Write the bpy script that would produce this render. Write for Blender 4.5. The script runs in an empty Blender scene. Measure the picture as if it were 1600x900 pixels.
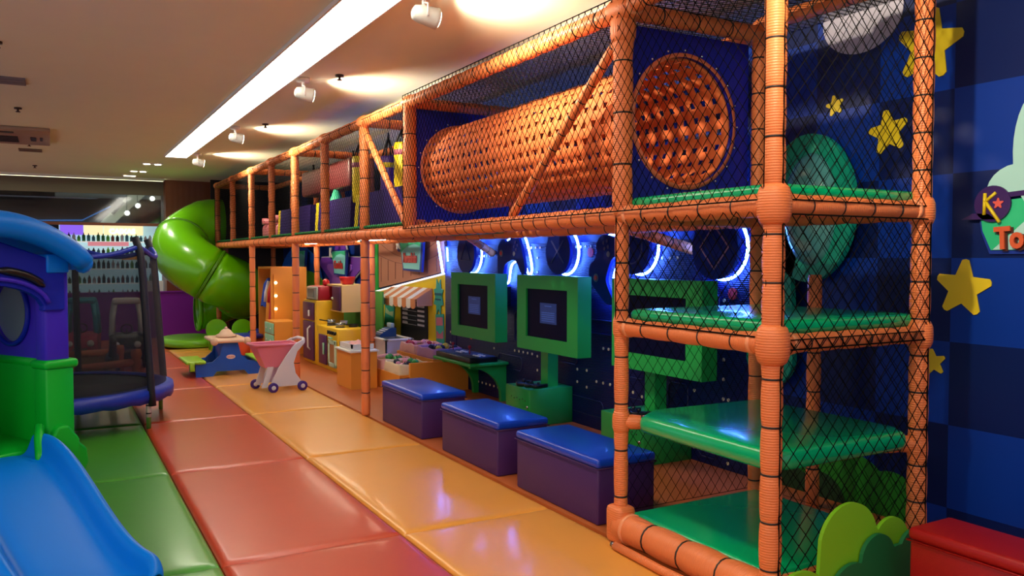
import bpy, bmesh, math, random
from mathutils import Matrix, Vector
random.seed(7)
C = bpy.context.scene.collection
sc = bpy.context.scene
PI = math.pi
R = math.radians

# ---------------------------------------------------------------- camera, world, lights, exposure
cam_d = bpy.data.cameras.new('camera'); cam_d.sensor_width = 36; cam_d.lens = 36*1280/1600
cam_d.clip_start = .05; cam_d.clip_end = 100
cam = bpy.data.objects.new('camera', cam_d); C.objects.link(cam)
cam.location = (0, 0, 1.5)
cam.rotation_euler = (R(90-2.1), 0, R(-29.36))
sc.camera = cam
w = bpy.data.worlds.new('world'); sc.world = w; w.use_nodes = True
w.node_tree.nodes['Background'].inputs[0].default_value = (.55, .62, .72, 1)
w.node_tree.nodes['Background'].inputs[1].default_value = .66
sc.view_settings.view_transform = 'Standard'; sc.view_settings.look = 'None'
sc.view_settings.exposure = .5; sc.view_settings.gamma = 1; sc.view_settings.use_curve_mapping = False
STRIP = 7.5      # ceiling light strip emission
SPOT = 120        # track spot watts
LED = 48         # arcade led strip emission
def lamp(kind, name, loc, energy, color=(1, 1, 1), rot=None, target=None, **kw):
    d = bpy.data.lights.new(name, kind); d.energy = energy; d.color = color
    for k, v in kw.items(): setattr(d, k, v)
    o = bpy.data.objects.new(name, d); C.objects.link(o); o.location = loc
    if target is not None: o.rotation_euler = (Vector(target)-Vector(loc)).to_track_quat('-Z', 'Y').to_euler()
    if rot: o.rotation_euler = rot
    return o
# unseen area light added as general fill, high on the left
lamp('AREA', 'hall_fill', (-2.2, 1.0, 2.95), 85, (1, .93, .84), rot=(0, 0, 0), shape='RECTANGLE', size=1.0, size_y=3.0)

# ---------------------------------------------------------------- materials
def lin(c):
    return tuple((v/255/12.92 if v <= 10 else ((v/255+.055)/1.055)**2.4) for v in c)+(1,)
MATS = {}
def M(name, col, rough=.5, metal=0, emis=0, bump=0, bscale=60, coat=0, alpha=1, var=0, spec=.5, wave=None, trans=0):
    if name in MATS: return MATS[name]
    m = bpy.data.materials.new(name); m.use_nodes = True
    nt = m.node_tree; b = nt.nodes['Principled BSDF']
    c = lin(col) if max(col) > 1 else tuple(col)+(1,)
    b.inputs['Base Color'].default_value = c
    b.inputs['Roughness'].default_value = rough; b.inputs['Metallic'].default_value = metal
    b.inputs['Specular IOR Level'].default_value = spec
    b.inputs['Coat Weight'].default_value = coat; b.inputs['Coat Roughness'].default_value = .12
    if trans: b.inputs['Transmission Weight'].default_value = trans
    if alpha < 1: b.inputs['Alpha'].default_value = alpha
    if emis:
        b.inputs['Emission Color'].default_value = c; b.inputs['Emission Strength'].default_value = emis
    if bump or var or wave:
        tc = nt.nodes.new('ShaderNodeTexCoord')
    if bump:
        n = nt.nodes.new('ShaderNodeTexNoise'); n.inputs['Scale'].default_value = bscale; n.inputs['Detail'].default_value = 4
        bp = nt.nodes.new('ShaderNodeBump'); bp.inputs['Strength'].default_value = bump; bp.inputs['Distance'].default_value = .01
        nt.links.new(tc.outputs['Object'], n.inputs['Vector']); nt.links.new(n.outputs['Fac'], bp.inputs['Height'])
        nt.links.new(bp.outputs[0], b.inputs['Normal'])
    if wave:
        ws, st, direc = wave
        wv = nt.nodes.new('ShaderNodeTexWave'); wv.bands_direction = direc; wv.inputs['Scale'].default_value = ws
        wv.inputs['Distortion'].default_value = .3
        bp2 = nt.nodes.new('ShaderNodeBump'); bp2.inputs['Strength'].default_value = st; bp2.inputs['Distance'].default_value = .01
        nt.links.new(tc.outputs['Object'], wv.inputs['Vector']); nt.links.new(wv.outputs['Fac'], bp2.inputs['Height'])
        if bump: nt.links.new(bp.outputs[0], bp2.inputs['Normal'])
        nt.links.new(bp2.outputs[0], b.inputs['Normal'])
    if var:
        n2 = nt.nodes.new('ShaderNodeTexNoise'); n2.inputs['Scale'].default_value = 3.0; n2.inputs['Detail'].default_value = 5
        hs = nt.nodes.new('ShaderNodeHueSaturation'); hs.inputs['Color'].default_value = c
        mr = nt.nodes.new('ShaderNodeMapRange'); mr.inputs['To Min'].default_value = 1-var; mr.inputs['To Max'].default_value = 1+var
        nt.links.new(tc.outputs['Object'], n2.inputs['Vector']); nt.links.new(n2.outputs['Fac'], mr.inputs['Value'])
        nt.links.new(mr.outputs[0], hs.inputs['Value']); nt.links.new(hs.outputs[0], b.inputs['Base Color'])
    MATS[name] = m
    return m
foam = M('orange_foam', (232, 126, 68), .42, bump=.15, bscale=140, wave=(28, .22, 'Z'), var=.08)
foamh = M('orange_foam_beam', (232, 126, 68), .42, bump=.15, bscale=140, wave=(28, .22, 'Y'), var=.08)
foamx = M('orange_foam_cross', (232, 126, 68), .42, bump=.15, bscale=140, wave=(28, .22, 'X'), var=.08)
tie = M('black_tie', (18, 16, 16), .5)
netm = M('black_net_cord', (9, 9, 10), .9, spec=.08)
gpad = M('green_vinyl', (0, 176, 108), .24, coat=.5, bump=.06, bscale=12)
ggrass = M('green_deck', (20, 140, 70), .6, bump=.4, bscale=90)
bpanel = M('blue_panel', (8, 24, 150), .45)
strapm = M('orange_strap', (224, 114, 62), .7, bump=.1, spec=.25, bscale=200)
steel = M('steel', (170, 170, 175), .25, 1)
chrome = M('bolt_chrome', (200, 200, 215), .2, 1)
mgreen = M('mat_green', (62, 150, 40), .33, coat=.2, bump=.1, bscale=7, var=.05)
mred = M('mat_red', (190, 68, 38), .36, coat=.15, bump=.1, bscale=7, var=.05)
myel = M('mat_yellow', (230, 160, 68), .34, coat=.2, bump=.1, bscale=7, var=.05)
wallnavy = M('navy', (10, 18, 60), .5)
purple = M('purple_vinyl', (66, 30, 96), .5, bump=.12, bscale=160)
bvinyl = M('blue_vinyl', (10, 62, 190), .32, coat=.2, bump=.1, bscale=120)
redv = M('red_vinyl', (165, 14, 16), .42, bump=.12, bscale=130)
egreen = M('enamel_green', (30, 165, 72), .4)
white = M('white_plastic', (230, 228, 224), .4)
black = M('black_plastic', (14, 14, 18), .35)
scr = M('screen_glass', (4, 8, 44), .4, spec=.1)
yel = M('yellow_panel', (236, 205, 20), .5)
yorange = M('orange_board', (232, 150, 52), .5)
teal = M('teal_panel', (0, 160, 132), .4)

# ---------------------------------------------------------------- mesh builder
class MB:
    def __init__(s): s.v = []; s.f = []; s.m = []; s.sm = []; s.x = Matrix.Identity(4)
    def add(s, vs, fs, mi=0, smooth=False):
        o = len(s.v)
        s.v += [tuple(s.x @ Vector(p)) for p in vs]
        for f in fs: s.f.append([o+i for i in f]); s.m.append(mi); s.sm.append(smooth)
        return s
    def box(s, c, d, r=0, mi=0, rot=None, seg=2):
        bm = bmesh.new(); bmesh.ops.create_cube(bm, size=1)
        for v in bm.verts: v.co = Vector((v.co.x*d[0], v.co.y*d[1], v.co.z*d[2]))
        if r: bmesh.ops.bevel(bm, geom=bm.edges[:], offset=min(r, min(d)*.49), segments=seg, affect='EDGES', profile=.5)
        m = Matrix.Translation(c)
        if rot: m = m @ (rot if isinstance(rot, Matrix) else Matrix.Rotation(rot, 4, 'Z'))
        bm.verts.index_update()
        s.add([m @ v.co for v in bm.verts], [[v.index for v in f.verts] for f in bm.faces], mi, bool(r)); bm.free(); return s
    def b2(s, x0, x1, y0, y1, z0, z1, r=0, mi=0, seg=2):
        return s.box(((x0+x1)/2, (y0+y1)/2, (z0+z1)/2), (abs(x1-x0), abs(y1-y0), abs(z1-z0)), r, mi, None, seg)
    def lathe(s, p0, p1, prof, n=14, mi=0, smooth=True):
        # prof: (distance along axis, radius)
        p0 = Vector(p0); a = (Vector(p1)-p0).normalized()
        e = a.orthogonal().normalized()
        if abs(a.z) < .9: e = Vector((0, 0, 1)).cross(a).normalized()
        g = a.cross(e)
        vs = []; fs = []
        for (t, r) in prof:
            for k in range(n):
                q = 2*PI*k/n; vs.append(p0+a*t+(e*math.cos(q)+g*math.sin(q))*r)
        for i in range(len(prof)-1):
            for k in range(n):
                fs.append([i*n+k, i*n+(k+1) % n, (i+1)*n+(k+1) % n, (i+1)*n+k])
        fs.append(list(range(n))[::-1]); fs.append([(len(prof)-1)*n+k for k in range(n)])
        return s.add(vs, fs, mi, smooth)
    def cyl(s, p0, p1, r, n=16, mi=0, r2=None):
        L = (Vector(p1)-Vector(p0)).length
        return s.lathe(p0, p1, [(0, r), (L, r if r2 is None else r2)], n, mi)
    def tube(s, pts, r, n=8, mi=0, closed=False, cap=True):
        pts = [Vector(p) for p in pts]; N = len(pts); vs = []; fs = []
        rr = r if isinstance(r, (list, tuple)) else [r]*N
        prev = None
        for i, p in enumerate(pts):
            if closed: t = pts[(i+1) % N]-pts[i-1]
            else: t = pts[min(i+1, N-1)]-pts[max(i-1, 0)]
            t.normalize()
            if prev is None: e = t.orthogonal().normalized()
            else: e = (prev-t*prev.dot(t)).normalized()
            prev = e; g = t.cross(e)
            for k in range(n):
                q = 2*PI*k/n; vs.append(p+(e*math.cos(q)+g*math.sin(q))*rr[i])
        for i in range(N if closed else N-1):
            j = (i+1) % N
            for k in range(n): fs.append([i*n+k, i*n+(k+1) % n, j*n+(k+1) % n, j*n+k])
        if not closed and cap: fs.append(list(range(n))[::-1]); fs.append([(N-1)*n+k for k in range(n)])
        return s.add(vs, fs, mi, True)
    def prism(s, poly, fr, th, mi=0, mi_side=None, smooth=False):
        # poly: 2d outline; fr: (origin, u, v, n) world frame; extruded th along n
        o, u, v, n = [Vector(q) for q in fr]; N = len(poly)
        a = [o+u*p[0]+v*p[1] for p in poly]; b = [q+n*th for q in a]
        s.add(a+b, [list(range(N))[::-1], [N+i for i in range(N)]], mi, False)
        s.add(a+b, [[i, (i+1) % N, N+(i+1) % N, N+i] for i in range(N)], mi if mi_side is None else mi_side, smooth)
        return s
    def sphere(s, c, r, mi=0, n=12, k=8, sc_=(1, 1, 1)):
        vs = []; fs = []
        for i in range(k+1):
            th = PI*i/k
            for j in range(n):
                q = 2*PI*j/n; vs.append((c[0]+r*sc_[0]*math.sin(th)*math.cos(q), c[1]+r*sc_[1]*math.sin(th)*math.sin(q), c[2]+r*sc_[2]*math.cos(th)))
        for i in range(k):
            for j in range(n): fs.append([i*n+j, (i+1)*n+j, (i+1)*n+(j+1) % n, i*n+(j+1) % n])
        return s.add(vs, fs, mi, True)
    def grid(s, nu, nv, fn, mi=0, smooth=True, closeu=False):
        vs = [fn(i/nu, j/nv) for j in range(nv+1) for i in range(nu+(0 if closeu else 1))]
        w_ = nu+(0 if closeu else 1); fs = []
        for j in range(nv):
            for i in range(nu):
                i2 = (i+1) % w_ if closeu else i+1
                fs.append([j*w_+i, j*w_+i2, (j+1)*w_+i2, (j+1)*w_+i])
        return s.add(vs, fs, mi, smooth)

def obj(name, mb, mats, parent=None, mods=()):
    me = bpy.data.meshes.new(name)
    off = Vector(parent['_o']) if parent is not None and '_o' in parent else Vector((0, 0, 0))
    me.from_pydata([tuple(Vector(v)-off) for v in mb.v], [], mb.f)
    for m in (mats if isinstance(mats, (list, tuple)) else [mats]): me.materials.append(m)
    me.polygons.foreach_set('material_index', mb.m)
    me.polygons.foreach_set('use_smooth', mb.sm)
    me.update()
    bm = bmesh.new(); bm.from_mesh(me); bmesh.ops.remove_doubles(bm, verts=bm.verts, dist=1e-5)
    bmesh.ops.recalc_face_normals(bm, faces=bm.faces); bm.to_mesh(me); bm.free()
    o = bpy.data.objects.new(name, me); C.objects.link(o)
    if parent is not None:
        o.parent = parent
        if '_o' in parent: o['_o'] = parent['_o']
    for k, kw in mods:
        md = o.modifiers.new(k.lower(), k)
        for a, b in kw.items(): setattr(md, a, b)
    return o
def thing(name, label, cat, loc=(0, 0, 0), rz=0, group=None, world=True):
    o = bpy.data.objects.new(name, None); C.objects.link(o); o.empty_display_size = .1
    o.location = loc; o.rotation_euler = (0, 0, rz); o['label'] = label; o['category'] = cat
    if group: o['group'] = group
    if world: o['_o'] = tuple(loc)      # parts are modelled in world coordinates
    return o
def tag(o, label, cat, group=None, kind=None):
    o['label'] = label; o['category'] = cat
    if group: o['group'] = group
    if kind: o['kind'] = kind
    return o
def solo(name, mb, mats, label, cat, group=None, kind=None, mods=()):
    # a thing that is one mesh: origin at its base centre
    xs = [v[0] for v in mb.v]; ys = [v[1] for v in mb.v]; zs = [v[2] for v in mb.v]
    c = Vector(((min(xs)+max(xs))/2, (min(ys)+max(ys))/2, min(zs)))
    mb.v = [tuple(Vector(v)-c) for v in mb.v]
    o = obj(name, mb, mats, None, mods); o.location = c
    return tag(o, label, cat, group, kind)
def struct(name, mb, mats, **k):
    o = obj(name, mb, mats, **k); o['kind'] = 'structure'; return o
def dup(root, loc, rz=None, label=None, group=None, scale=None):
    r = root.copy(); C.objects.link(r); r.location = loc
    if rz is not None: r.rotation_euler = (0, 0, rz)
    if scale: r.scale = scale
    if label: r['label'] = label
    if group: r['group'] = group
    for ch in list(root.children):
        c = ch.copy(); C.objects.link(c); c.parent = r
        for g in list(ch.children):
            d = g.copy(); C.objects.link(d); d.parent = c
    return r
def text_mb(body, size, fr, th=.004, mi=0, mb=None, bold=0, sx=1.0):
    cu = bpy.data.curves.new('t', 'FONT'); cu.body = body; cu.size = size; cu.align_x = 'CENTER'; cu.align_y = 'CENTER'
    cu.extrude = th/2; cu.offset = bold; cu.resolution_u = 3
    to = bpy.data.objects.new('t', cu); C.objects.link(to)
    bpy.context.view_layer.update()
    me = bpy.data.meshes.new_from_object(to.evaluated_get(bpy.context.evaluated_depsgraph_get()))
    bpy.data.objects.remove(to); bpy.data.curves.remove(cu)
    mb = mb or MB(); o, u, v, n = [Vector(q) for q in fr]
    mb.add([o+u*(p.co.x*sx)+v*p.co.y+n*(p.co.z+th/2) for p in me.vertices], [list(p.vertices) for p in me.polygons], mi)
    bpy.data.meshes.remove(me)
    return mb
XW = 4.2                                    # side wall plane
def wf(y, z, off=0.0):                      # frame on the side wall, u runs towards the camera, normal towards the hall
    return ((XW-off, y, z), (0, -1, 0), (0, 0, 1), (-1, 0, 0))
def circ(r, n=32, cx=0, cy=0, sx=1): return [(cx+sx*r*math.cos(2*PI*k/n), cy+r*math.sin(2*PI*k/n)) for k in range(n)]
def star(r, rot=0, inner=.5, rd=3):
    pts = []
    for k in range(5):
        a = PI/2+rot+k*2*PI/5
        for d in (-.12, 0, .12): pts.append((math.cos(a+d)*r*(1-.03*abs(d/.12)), math.sin(a+d)*r*(1-.03*abs(d/.12))))
        b = a+PI/5; pts.append((math.cos(b)*r*inner, math.sin(b)*r*inner))
    return pts

# ---------------------------------------------------------------- large structure
fl = MB().b2(-5, 4.4, -3, 26, -.12, -.03)
struct('floor', fl, M('floor_wood_vinyl', (186, 98, 48), .38, var=.12, bump=.05, bscale=20))
fl2 = MB().b2(2.605, 4.2, 2.0, 17.3, -.03, 0)
struct('floor_under_playground', fl2, M('floor_wood_vinyl', (186, 98, 48), .38))
cl = MB().b2(-5, 4.4, -3, 26, 3.0, 3.1)
struct('ceiling', cl, M('ceiling_paint', (232, 236, 214), .75, var=.03))
# checkered side wall, object origin at a checker corner
wm = M('wall_checker', (0, 40, 120), .42, spec=.3)
nt = wm.node_tree; tc = nt.nodes.new('ShaderNodeTexCoord'); ck = nt.nodes.new('ShaderNodeTexChecker')
mp = nt.nodes.new('ShaderNodeMapping'); mp.inputs['Location'].default_value = (.5, 0, 0)
ck.inputs['Scale'].default_value = 1/.45
ck.inputs['Color1'].default_value = lin((0, 50, 150)); ck.inputs['Color2'].default_value = lin((0, 24, 86))
mp.inputs['Scale'].default_value = (0, 1, 1); mp.inputs['Location'].default_value = (.2, 0.0001, 0.4501)
nt.links.new(tc.outputs['Object'], mp.inputs['Vector']); nt.links.new(mp.outputs[0], ck.inputs['Vector'])
nt.links.new(ck.outputs['Color'], nt.nodes['Principled BSDF'].inputs['Base Color'])
wl = MB().b2(0, .1, -5.67, 14.7, -.6, 2.4)
o = struct('wall_right', wl, wm); o.location = (XW, 2.67, .6)
# ribbed ceiling raft above the playground
rb = MB(); y = 2.0
while y < 8.6:
    rb.b2(2.9, 4.19, y, y+.034, 2.955, 2.985); y += .052
rb.b2(2.9, 4.19, 2.0, 8.6, 2.985, 3.0)
solo('ribbed_ceiling_panel', rb, M('rib_metal', (165, 165, 165), .35, .4), 'ribbed grey metal ceiling panel above the woven crawl tunnel', 'ceiling panel')

# ---------------------------------------------------------------- ceiling fittings
ls = thing('linear_light', 'long glowing white light strip recessed in the ceiling', 'ceiling light', (1.62, 5.5, 2.975))
glow = M('light_strip_glow', (255, 244, 226), .5, emis=STRIP)
obj('diffuser', MB().b2(1.475, 1.765, -1, 12.9, 2.972, 2.998), glow, ls)
obj('frame', MB().b2(1.46, 1.475, -1, 12.9, 2.968, 2.999).b2(1.765, 1.78, -1, 12.9, 2.968, 2.999).b2(1.46, 1.78, 12.9, 12.92, 2.968, 2.999), white, ls)
far = thing('linear_light', 'thin bright light line crossing the far end of the ceiling', 'ceiling light', (.1, 16.9, 2.975))
obj('diffuser', MB().b2(-4, 1.9, 16.86, 16.96, 2.965, 2.995), M('far_glow', (235, 240, 200), .5, emis=4), far)
obj('frame', MB().b2(-4, 1.9, 16.82, 16.86, 2.955, 2.999).b2(-4, 1.9, 16.96, 17.0, 2.955, 2.999), white, far)
lampface = M('spot_face', (255, 238, 205), .3, emis=14)
def spot(loc, tgt, label, power=SPOT):
    t = thing('track_spotlight', label, 'spotlight', loc, group='ceiling spotlights')
    x, y, z = loc
    d = (Vector(tgt)-Vector(loc)).normalized()
    obj('mount', MB().cyl((x, y, 3.0), (x, y, 2.965), .055).cyl((x, y, 2.97), (x, y, z+.05), .012), white, t)
    hb = MB(); p = Vector(loc)-d*.07
    hb.lathe(p, p+d, [(0, .02), (.01, .04), (.05, .052), (.13, .058), (.15, .062), (.155, .05)], 20)
    h = obj('housing', hb, M('spot_white', (205, 205, 195), .35), t)
    yk = MB(); e = d.cross(Vector((0, 0, 1))).normalized()
    yk.tube([Vector(loc)+Vector((0, 0, .07)), Vector(loc)+e*.064+Vector((0, 0, .05)), Vector(loc)+e*.064-Vector((0, 0, .02))], .006, 6)
    yk.tube([Vector(loc)+Vector((0, 0, .07)), Vector(loc)-e*.064+Vector((0, 0, .05)), Vector(loc)-e*.064-Vector((0, 0, .02))], .006, 6)
    obj('yoke', yk, white, t)
    obj('lens', MB().cyl(p+d*.15, p+d*.158, .048, 20), lampface, t)
    lamp('SPOT', 'spot_lamp', tuple(p+d*.175), power, (1, .86, .62), target=tuple(p+d*2), spot_size=R(125), spot_blend=.9, shadow_soft_size=.035)
for (y, lb) in ((4.32, 'nearest white track spotlight right of the light strip'), (6.86, 'second white track spotlight, halfway along the light strip'),
                (9.75, 'third white track spotlight near the far half of the light strip'), (12.5, 'fourth white track spotlight by the far tip of the light strip'),
                (1.9, 'white track spotlight ahead of the tower')):
    spot((1.86, y, 2.87), (3.0, y-.05, 2.70), lb)
grille = M('grille_dark', (40, 32, 28), .5); grm = M('vent_beige', (160, 140, 128), .55)
v1 = thing('ceiling_air_conditioner', 'beige ceiling cassette air conditioner with dark louvre slots', 'air conditioner', (-.6, 11.6, 2.96))
obj('housing', MB().b2(-1.3, .02, 10.95, 12.3, 2.955, 3.0, .01), grm, v1)
gl = MB()
for k in range(8): gl.b2(-1.25, -.32, 11.5+k*.07, 11.54+k*.07, 2.945, 2.96)
gl.b2(-1.25, -.35, 11.1, 11.2, 2.948, 2.96)
obj('louvre', gl, grille, v1)
obj('sensor', MB().b2(-.19, -.13, 11.5, 11.85, 2.948, 2.96).b2(-.09, -.06, 11.5, 11.8, 2.948, 2.96), black, v1)
solo('ceiling_vent', MB().b2(-.9, -.16, 8.0, 8.3, 2.988, 3.0).b2(-.88, -.18, 8.05, 8.1, 2.982, 2.99).b2(-.88, -.18, 8.18, 8.23, 2.982, 2.99), M('vent_grey', (120, 116, 124), .6), 'flat grey vent plate at the left edge of the ceiling', 'vent')
solo('ceiling_vent', MB().b2(-.36, -.08, 13.1, 13.4, 2.988, 3.0).b2(-.34, -.1, 13.2, 13.24, 2.98, 2.99), M('vent_dark', (110, 92, 78), .6), 'small brown vent plate behind the ceiling air conditioner', 'vent')
for i, (x, y, lb) in enumerate([(-.26, 9.6, 'in front of the air conditioner'), (-.22, 12.45, 'just behind the air conditioner'), (-.2, 15.4, 'near the far light line'), (-.3, 6.75, 'at the left picture edge'), (2.09, 6.6, 'beside the second spotlight'), (2.12, 9.4, 'beside the third spotlight')]):
    s_ = MB().cyl((x, y, 3.0), (x, y, 2.985), .035, 12).cyl((x, y, 2.99), (x, y, 2.96), .01, 8).cyl((x, y, 2.962), (x, y, 2.955), .022, 10)
    solo('sprinkler_head', s_, M('sprinkler_brown', (70, 50, 44), .4, .5), 'small ceiling sprinkler head '+lb, 'sprinkler', 'ceiling sprinklers')
dl = M('downlight_glow', (250, 240, 210), .4, emis=6)
for i, (x0, y, wd, lb) in enumerate([(1.28, 14.1, .3, 'widest recessed downlight past the end of the light strip'), (1.2, 15.4, .28, 'recessed downlight pair in the middle of the far ceiling'), (1.15, 16.3, .24, 'farthest recessed downlight just before the light line')]):
    t = thing('recessed_downlight', lb, 'downlight', (x0+wd/2, y, 2.98), group='far downlights')
    obj('trim_plate', MB().b2(x0, x0+wd, y, y+.16, 2.985, 3.0), white, t)
    obj('bulb', MB().cyl((x0+.07, y+.08, 2.985), (x0+.07, y+.08, 2.978), .05, 12), dl, t)
    lamp('SPOT', 'downlight_lamp', (x0+wd/2, y+.08, 2.96), 36, (1, .9, .74), target=(x0+wd/2, y, 0), spot_size=R(140), spot_blend=.7, shadow_soft_size=.06)
    obj('bulb', MB().cyl((x0+wd-.07, y+.08, 2.985), (x0+wd-.07, y+.08, 2.978), .05, 12), dl, t)

# ---------------------------------------------------------------- floor mats
ords = ['nearest', 'second', 'third', 'fourth', 'fifth', 'sixth']
def fmat(x0, x1, y0, y1, m, label, grp):
    def f(u, v):
        x = x0+.004+(x1-x0-.008)*u; y = y0+.004+(y1-y0-.008)*v
        e = min(u, 1-u)*(x1-x0); g = min(v, 1-v)*(y1-y0); d = min(e, g)
        z = 0.0-.02*math.exp(-d/.012)+.004*math.sin(PI*u)*math.sin(PI*v)
        return (x, y, z)
    us = [0, .004, .012, .025, .05, .1, .2, .35, .5, .65, .8, .9, .95, .975, .988, .996, 1]
    mb = MB(); n = len(us)
    vs = [f(a, b) for b in us for a in us]
    mb.add(vs, [[j*n+i, j*n+i+1, (j+1)*n+i+1, (j+1)*n+i] for j in range(n-1) for i in range(n-1)], 0, True)
    mb.add([(x0+.004, y0+.004, -.028), (x1-.004, y0+.004, -.028), (x1-.004, y1-.004, -.028), (x0+.004, y1-.004, -.028),
            (x0+.004, y0+.004, -.02), (x1-.004, y0+.004, -.02), (x1-.004, y1-.004, -.02), (x0+.004, y1-.004, -.02)],
           [[0, 3, 2, 1], [0, 1, 5, 4], [1, 2, 6, 5], [2, 3, 7, 6], [3, 0, 4, 7]])
    solo('floor_mat', mb, m, label, 'mat', grp)
ys = [.25, 2.2, 4.15, 6.1, 8.05, 10.0, 11.95, 13.9]
cnt = {}
for i in range(len(ys)-1):
    if i >= 1:
        fmat(.7, 1.65, ys[i], ys[i+1], mred, f'{ords[i-1]} red mat from the camera in the middle floor row', 'red floor mats')
        fmat(1.65, 2.6, ys[i], ys[i+1], myel, f'{ords[i-1]} orange-yellow mat from the camera, alongside the playground frame', 'yellow floor mats')
        fmat(-.25, .7, ys[i], ys[i+1], mgreen, f'{ords[i-1]} green mat from the camera in the left floor row', 'green floor mats')
fmat(.7, 1.65, 13.9, 15.0, mred, 'short red mat at the far end beside the slide tray', 'red floor mats')
fmat(1.65, 2.6, 13.9, 14.4, myel, 'short yellow mat just in front of the slide tray', 'yellow floor mats')

# ---------------------------------------------------------------- playground frame
X0, X1 = 2.6, 3.57
yB, yA = 2.42, 3.45
pg = thing('indoor_playground', 'orange foam-padded playground frame with climbing tower, netted walkway and green decks', 'play structure', (X0, yA, 0))
def pole(p0, p1, r=.042, step=.2, mat=foam, name='post', ends=(1, 1)):
    mb = MB(); p0 = Vector(p0); p1 = Vector(p1); L = (p1-p0).length; a = (p1-p0)/L
    n = max(1, round(L/step)); s = L/n; prof = []
    for i in range(n):
        for q, k in ((0, .9), (.06, .97), (.25, 1.03), (.5, 1.05), (.75, 1.03), (.94, .97)):
            prof.append((s*(i+q), r*k*(1+.02*math.sin(i*7.3+p0.y*3))))
    prof.append((L, r*.9))
    mb.lathe(p0, p1, prof, 16)
    for i in range(1, n):
        mb.lathe(p0+a*(s*i-.005), p1, [(0, r*.9), (.002, r*.975), (.008, r*.975), (.01, r*.9)], 16, 1)
    return obj(name, mb, [mat, tie], pg)
def node(mb, p, ax, r=.066, L=.15):
    p = Vector(p); ax = Vector(ax).normalized()
    mb.lathe(p-ax*L/2, p+ax*L/2, [(0, r*.62), (L*.08, r*.82), (L*.25, r*.97), (L*.5, r), (L*.75, r*.97), (L*.92, r*.82), (L, r*.62)], 18)
yb = [yB, yA, 6.35, 7.47, 8.75, 10.0, 11.2, 12.47, 13.9, 15.3]
H1, H2, HT = 1.14, 1.72, 2.78
# tower posts
pole((X0, yB, 0), (X0, yB, 2.995), .044); pole((X0, yA, 0), (X0, yA, H2), .037, .26)
pole((X0, yA, H2), (X0, yA, HT), .052, .24)
pole((X1, yB, 0), (X1, yB, 2.95), .044, .17); pole((X1, yA, 0), (X1, yA, 2.85), .038)
# walkway posts
pole((X0, 6.35, H2+.02), (X0, 6.35, HT), .056, .25)
for y in yb[3:]:
    pole((X0, y, H2), (X0, y, HT), .046 if y < 11 else .044, .25)
    pole((X1, y, H2), (X1, y, HT), .04, .3)
pole((X1, 6.35, H2), (X1, 6.35, HT), .045, .3)
for y in (7.47, 10.0, 12.47, 15.3):
    pole((X0, y, 0), (X0, y, H2), .042, .22)
for y in (10.0, 12.47, 15.3): pole((X1, y, 0), (X1, y, H2), .042, .22)
# long beams
for i in range(1, len(yb)-1):
    pole((X0, yb[i], H2), (X0, yb[i+1], H2), .05, .14 if yb[i] < 9 else .3, foamh, 'beam')
    pole((X0, yb[i], HT), (X0, yb[i+1], HT), .048, .3 if yb[i] > 6 else .2, foamh, 'beam')
    pole((X1, yb[i], H2), (X1, yb[i+1], H2), .045, .25, foamh, 'beam')
    pole((X1, yb[i], HT), (X1, yb[i+1], HT), .045, .3, foamh, 'beam')
pole((X0, yB, H2), (X0, yA, H2), .047, .2, foamh, 'beam'); pole((X0, yB, HT+.05), (X0, yA, HT), .044, .22, foamh, 'beam')
pole((X0, yB, H1), (X0, yA, H1), .044, .2, foamh, 'beam'); pole((X0, yB, .09), (X0, yA, .09), .075, .26, foamh, 'beam')
for z, r in ((.09, .06), (H1, .04), (H2, .045), (HT+.05, .044)):
    pole((X0, yB, z), (X1, yB, z), r, .2, foamx, 'beam')
    pole((X1, yB, z), (X1, yA, z), r, .2, foamh, 'beam')
pole((X1, yA, H2), (X0, yA, H2), .045, .2, foamx, 'beam')
for y in (yA, 6.35, 7.47, 10.0, 12.47, 15.3): pole((X0, y, HT), (X1, y, HT), .046, .22, foamx, 'beam')
pole((X0, 6.37, H2+.09), (X1, 6.37, H2+.09), .04, .16, foamx, 'beam')
for y in (7.47, 10.0, 12.47, 15.3): pole((X0, y, H2), (X1, y, H2), .044, .22, foamx, 'beam')
# mid-level corner braces of the lower cushion
pole((X0, yA, .64), (X0+.25, yA-.2, .64), .038, .1, foam, 'brace'); pole((X1, yB, .62), (X1-.2, yB+.16, .6), .038, .1, foam, 'brace')
pole((X0, yA-.02, 2.68), (X0, 4.62, H2+.05), .028, .12, foamh, 'brace')
pole((X0, 7.47, 2.72), (X0, 6.42, H2+.06), .03, .12, foamh, 'brace')
pole((X1, 4.72, H2), (4.12, 4.6, 1.56), .04, .2, foamx, 'brace'); pole((X1, 7.25, H2), (4.12, 7.75, 1.55), .04, .2, foamx, 'brace')
def sleeve(p, ax, r, L, m=foam):
    mb = MB(); node(mb, p, ax, r, L); obj('joint_sleeve', mb, m, pg)
for p in ((X0, yB, H1), (X0, yB, H2)): sleeve(p, (0, 0, 1), .072, .17)
for p in ((X0, yA, H1), (X0, yA, .64), (X1, yB, .6)): sleeve(p, (0, 0, 1), .047, .13)
for p in ((X1, yB, H1), (X1, yB, H2)): sleeve(p, (0, 0, 1), .06, .14)
sleeve((X0, yA, HT), (0, 1, 0), .07, .2, foamh); sleeve((X0, yA, HT-.1), (0, 0, 1), .068, .16, foamh)
for y in yb[2:]: sleeve((X0, y, HT), (0, 1, 0), .062, .2, foamh)
for y in (7.47, 10.0, 12.47): sleeve((X0, y, H2), (0, 1, 0), .058, .2, foamh)
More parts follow.
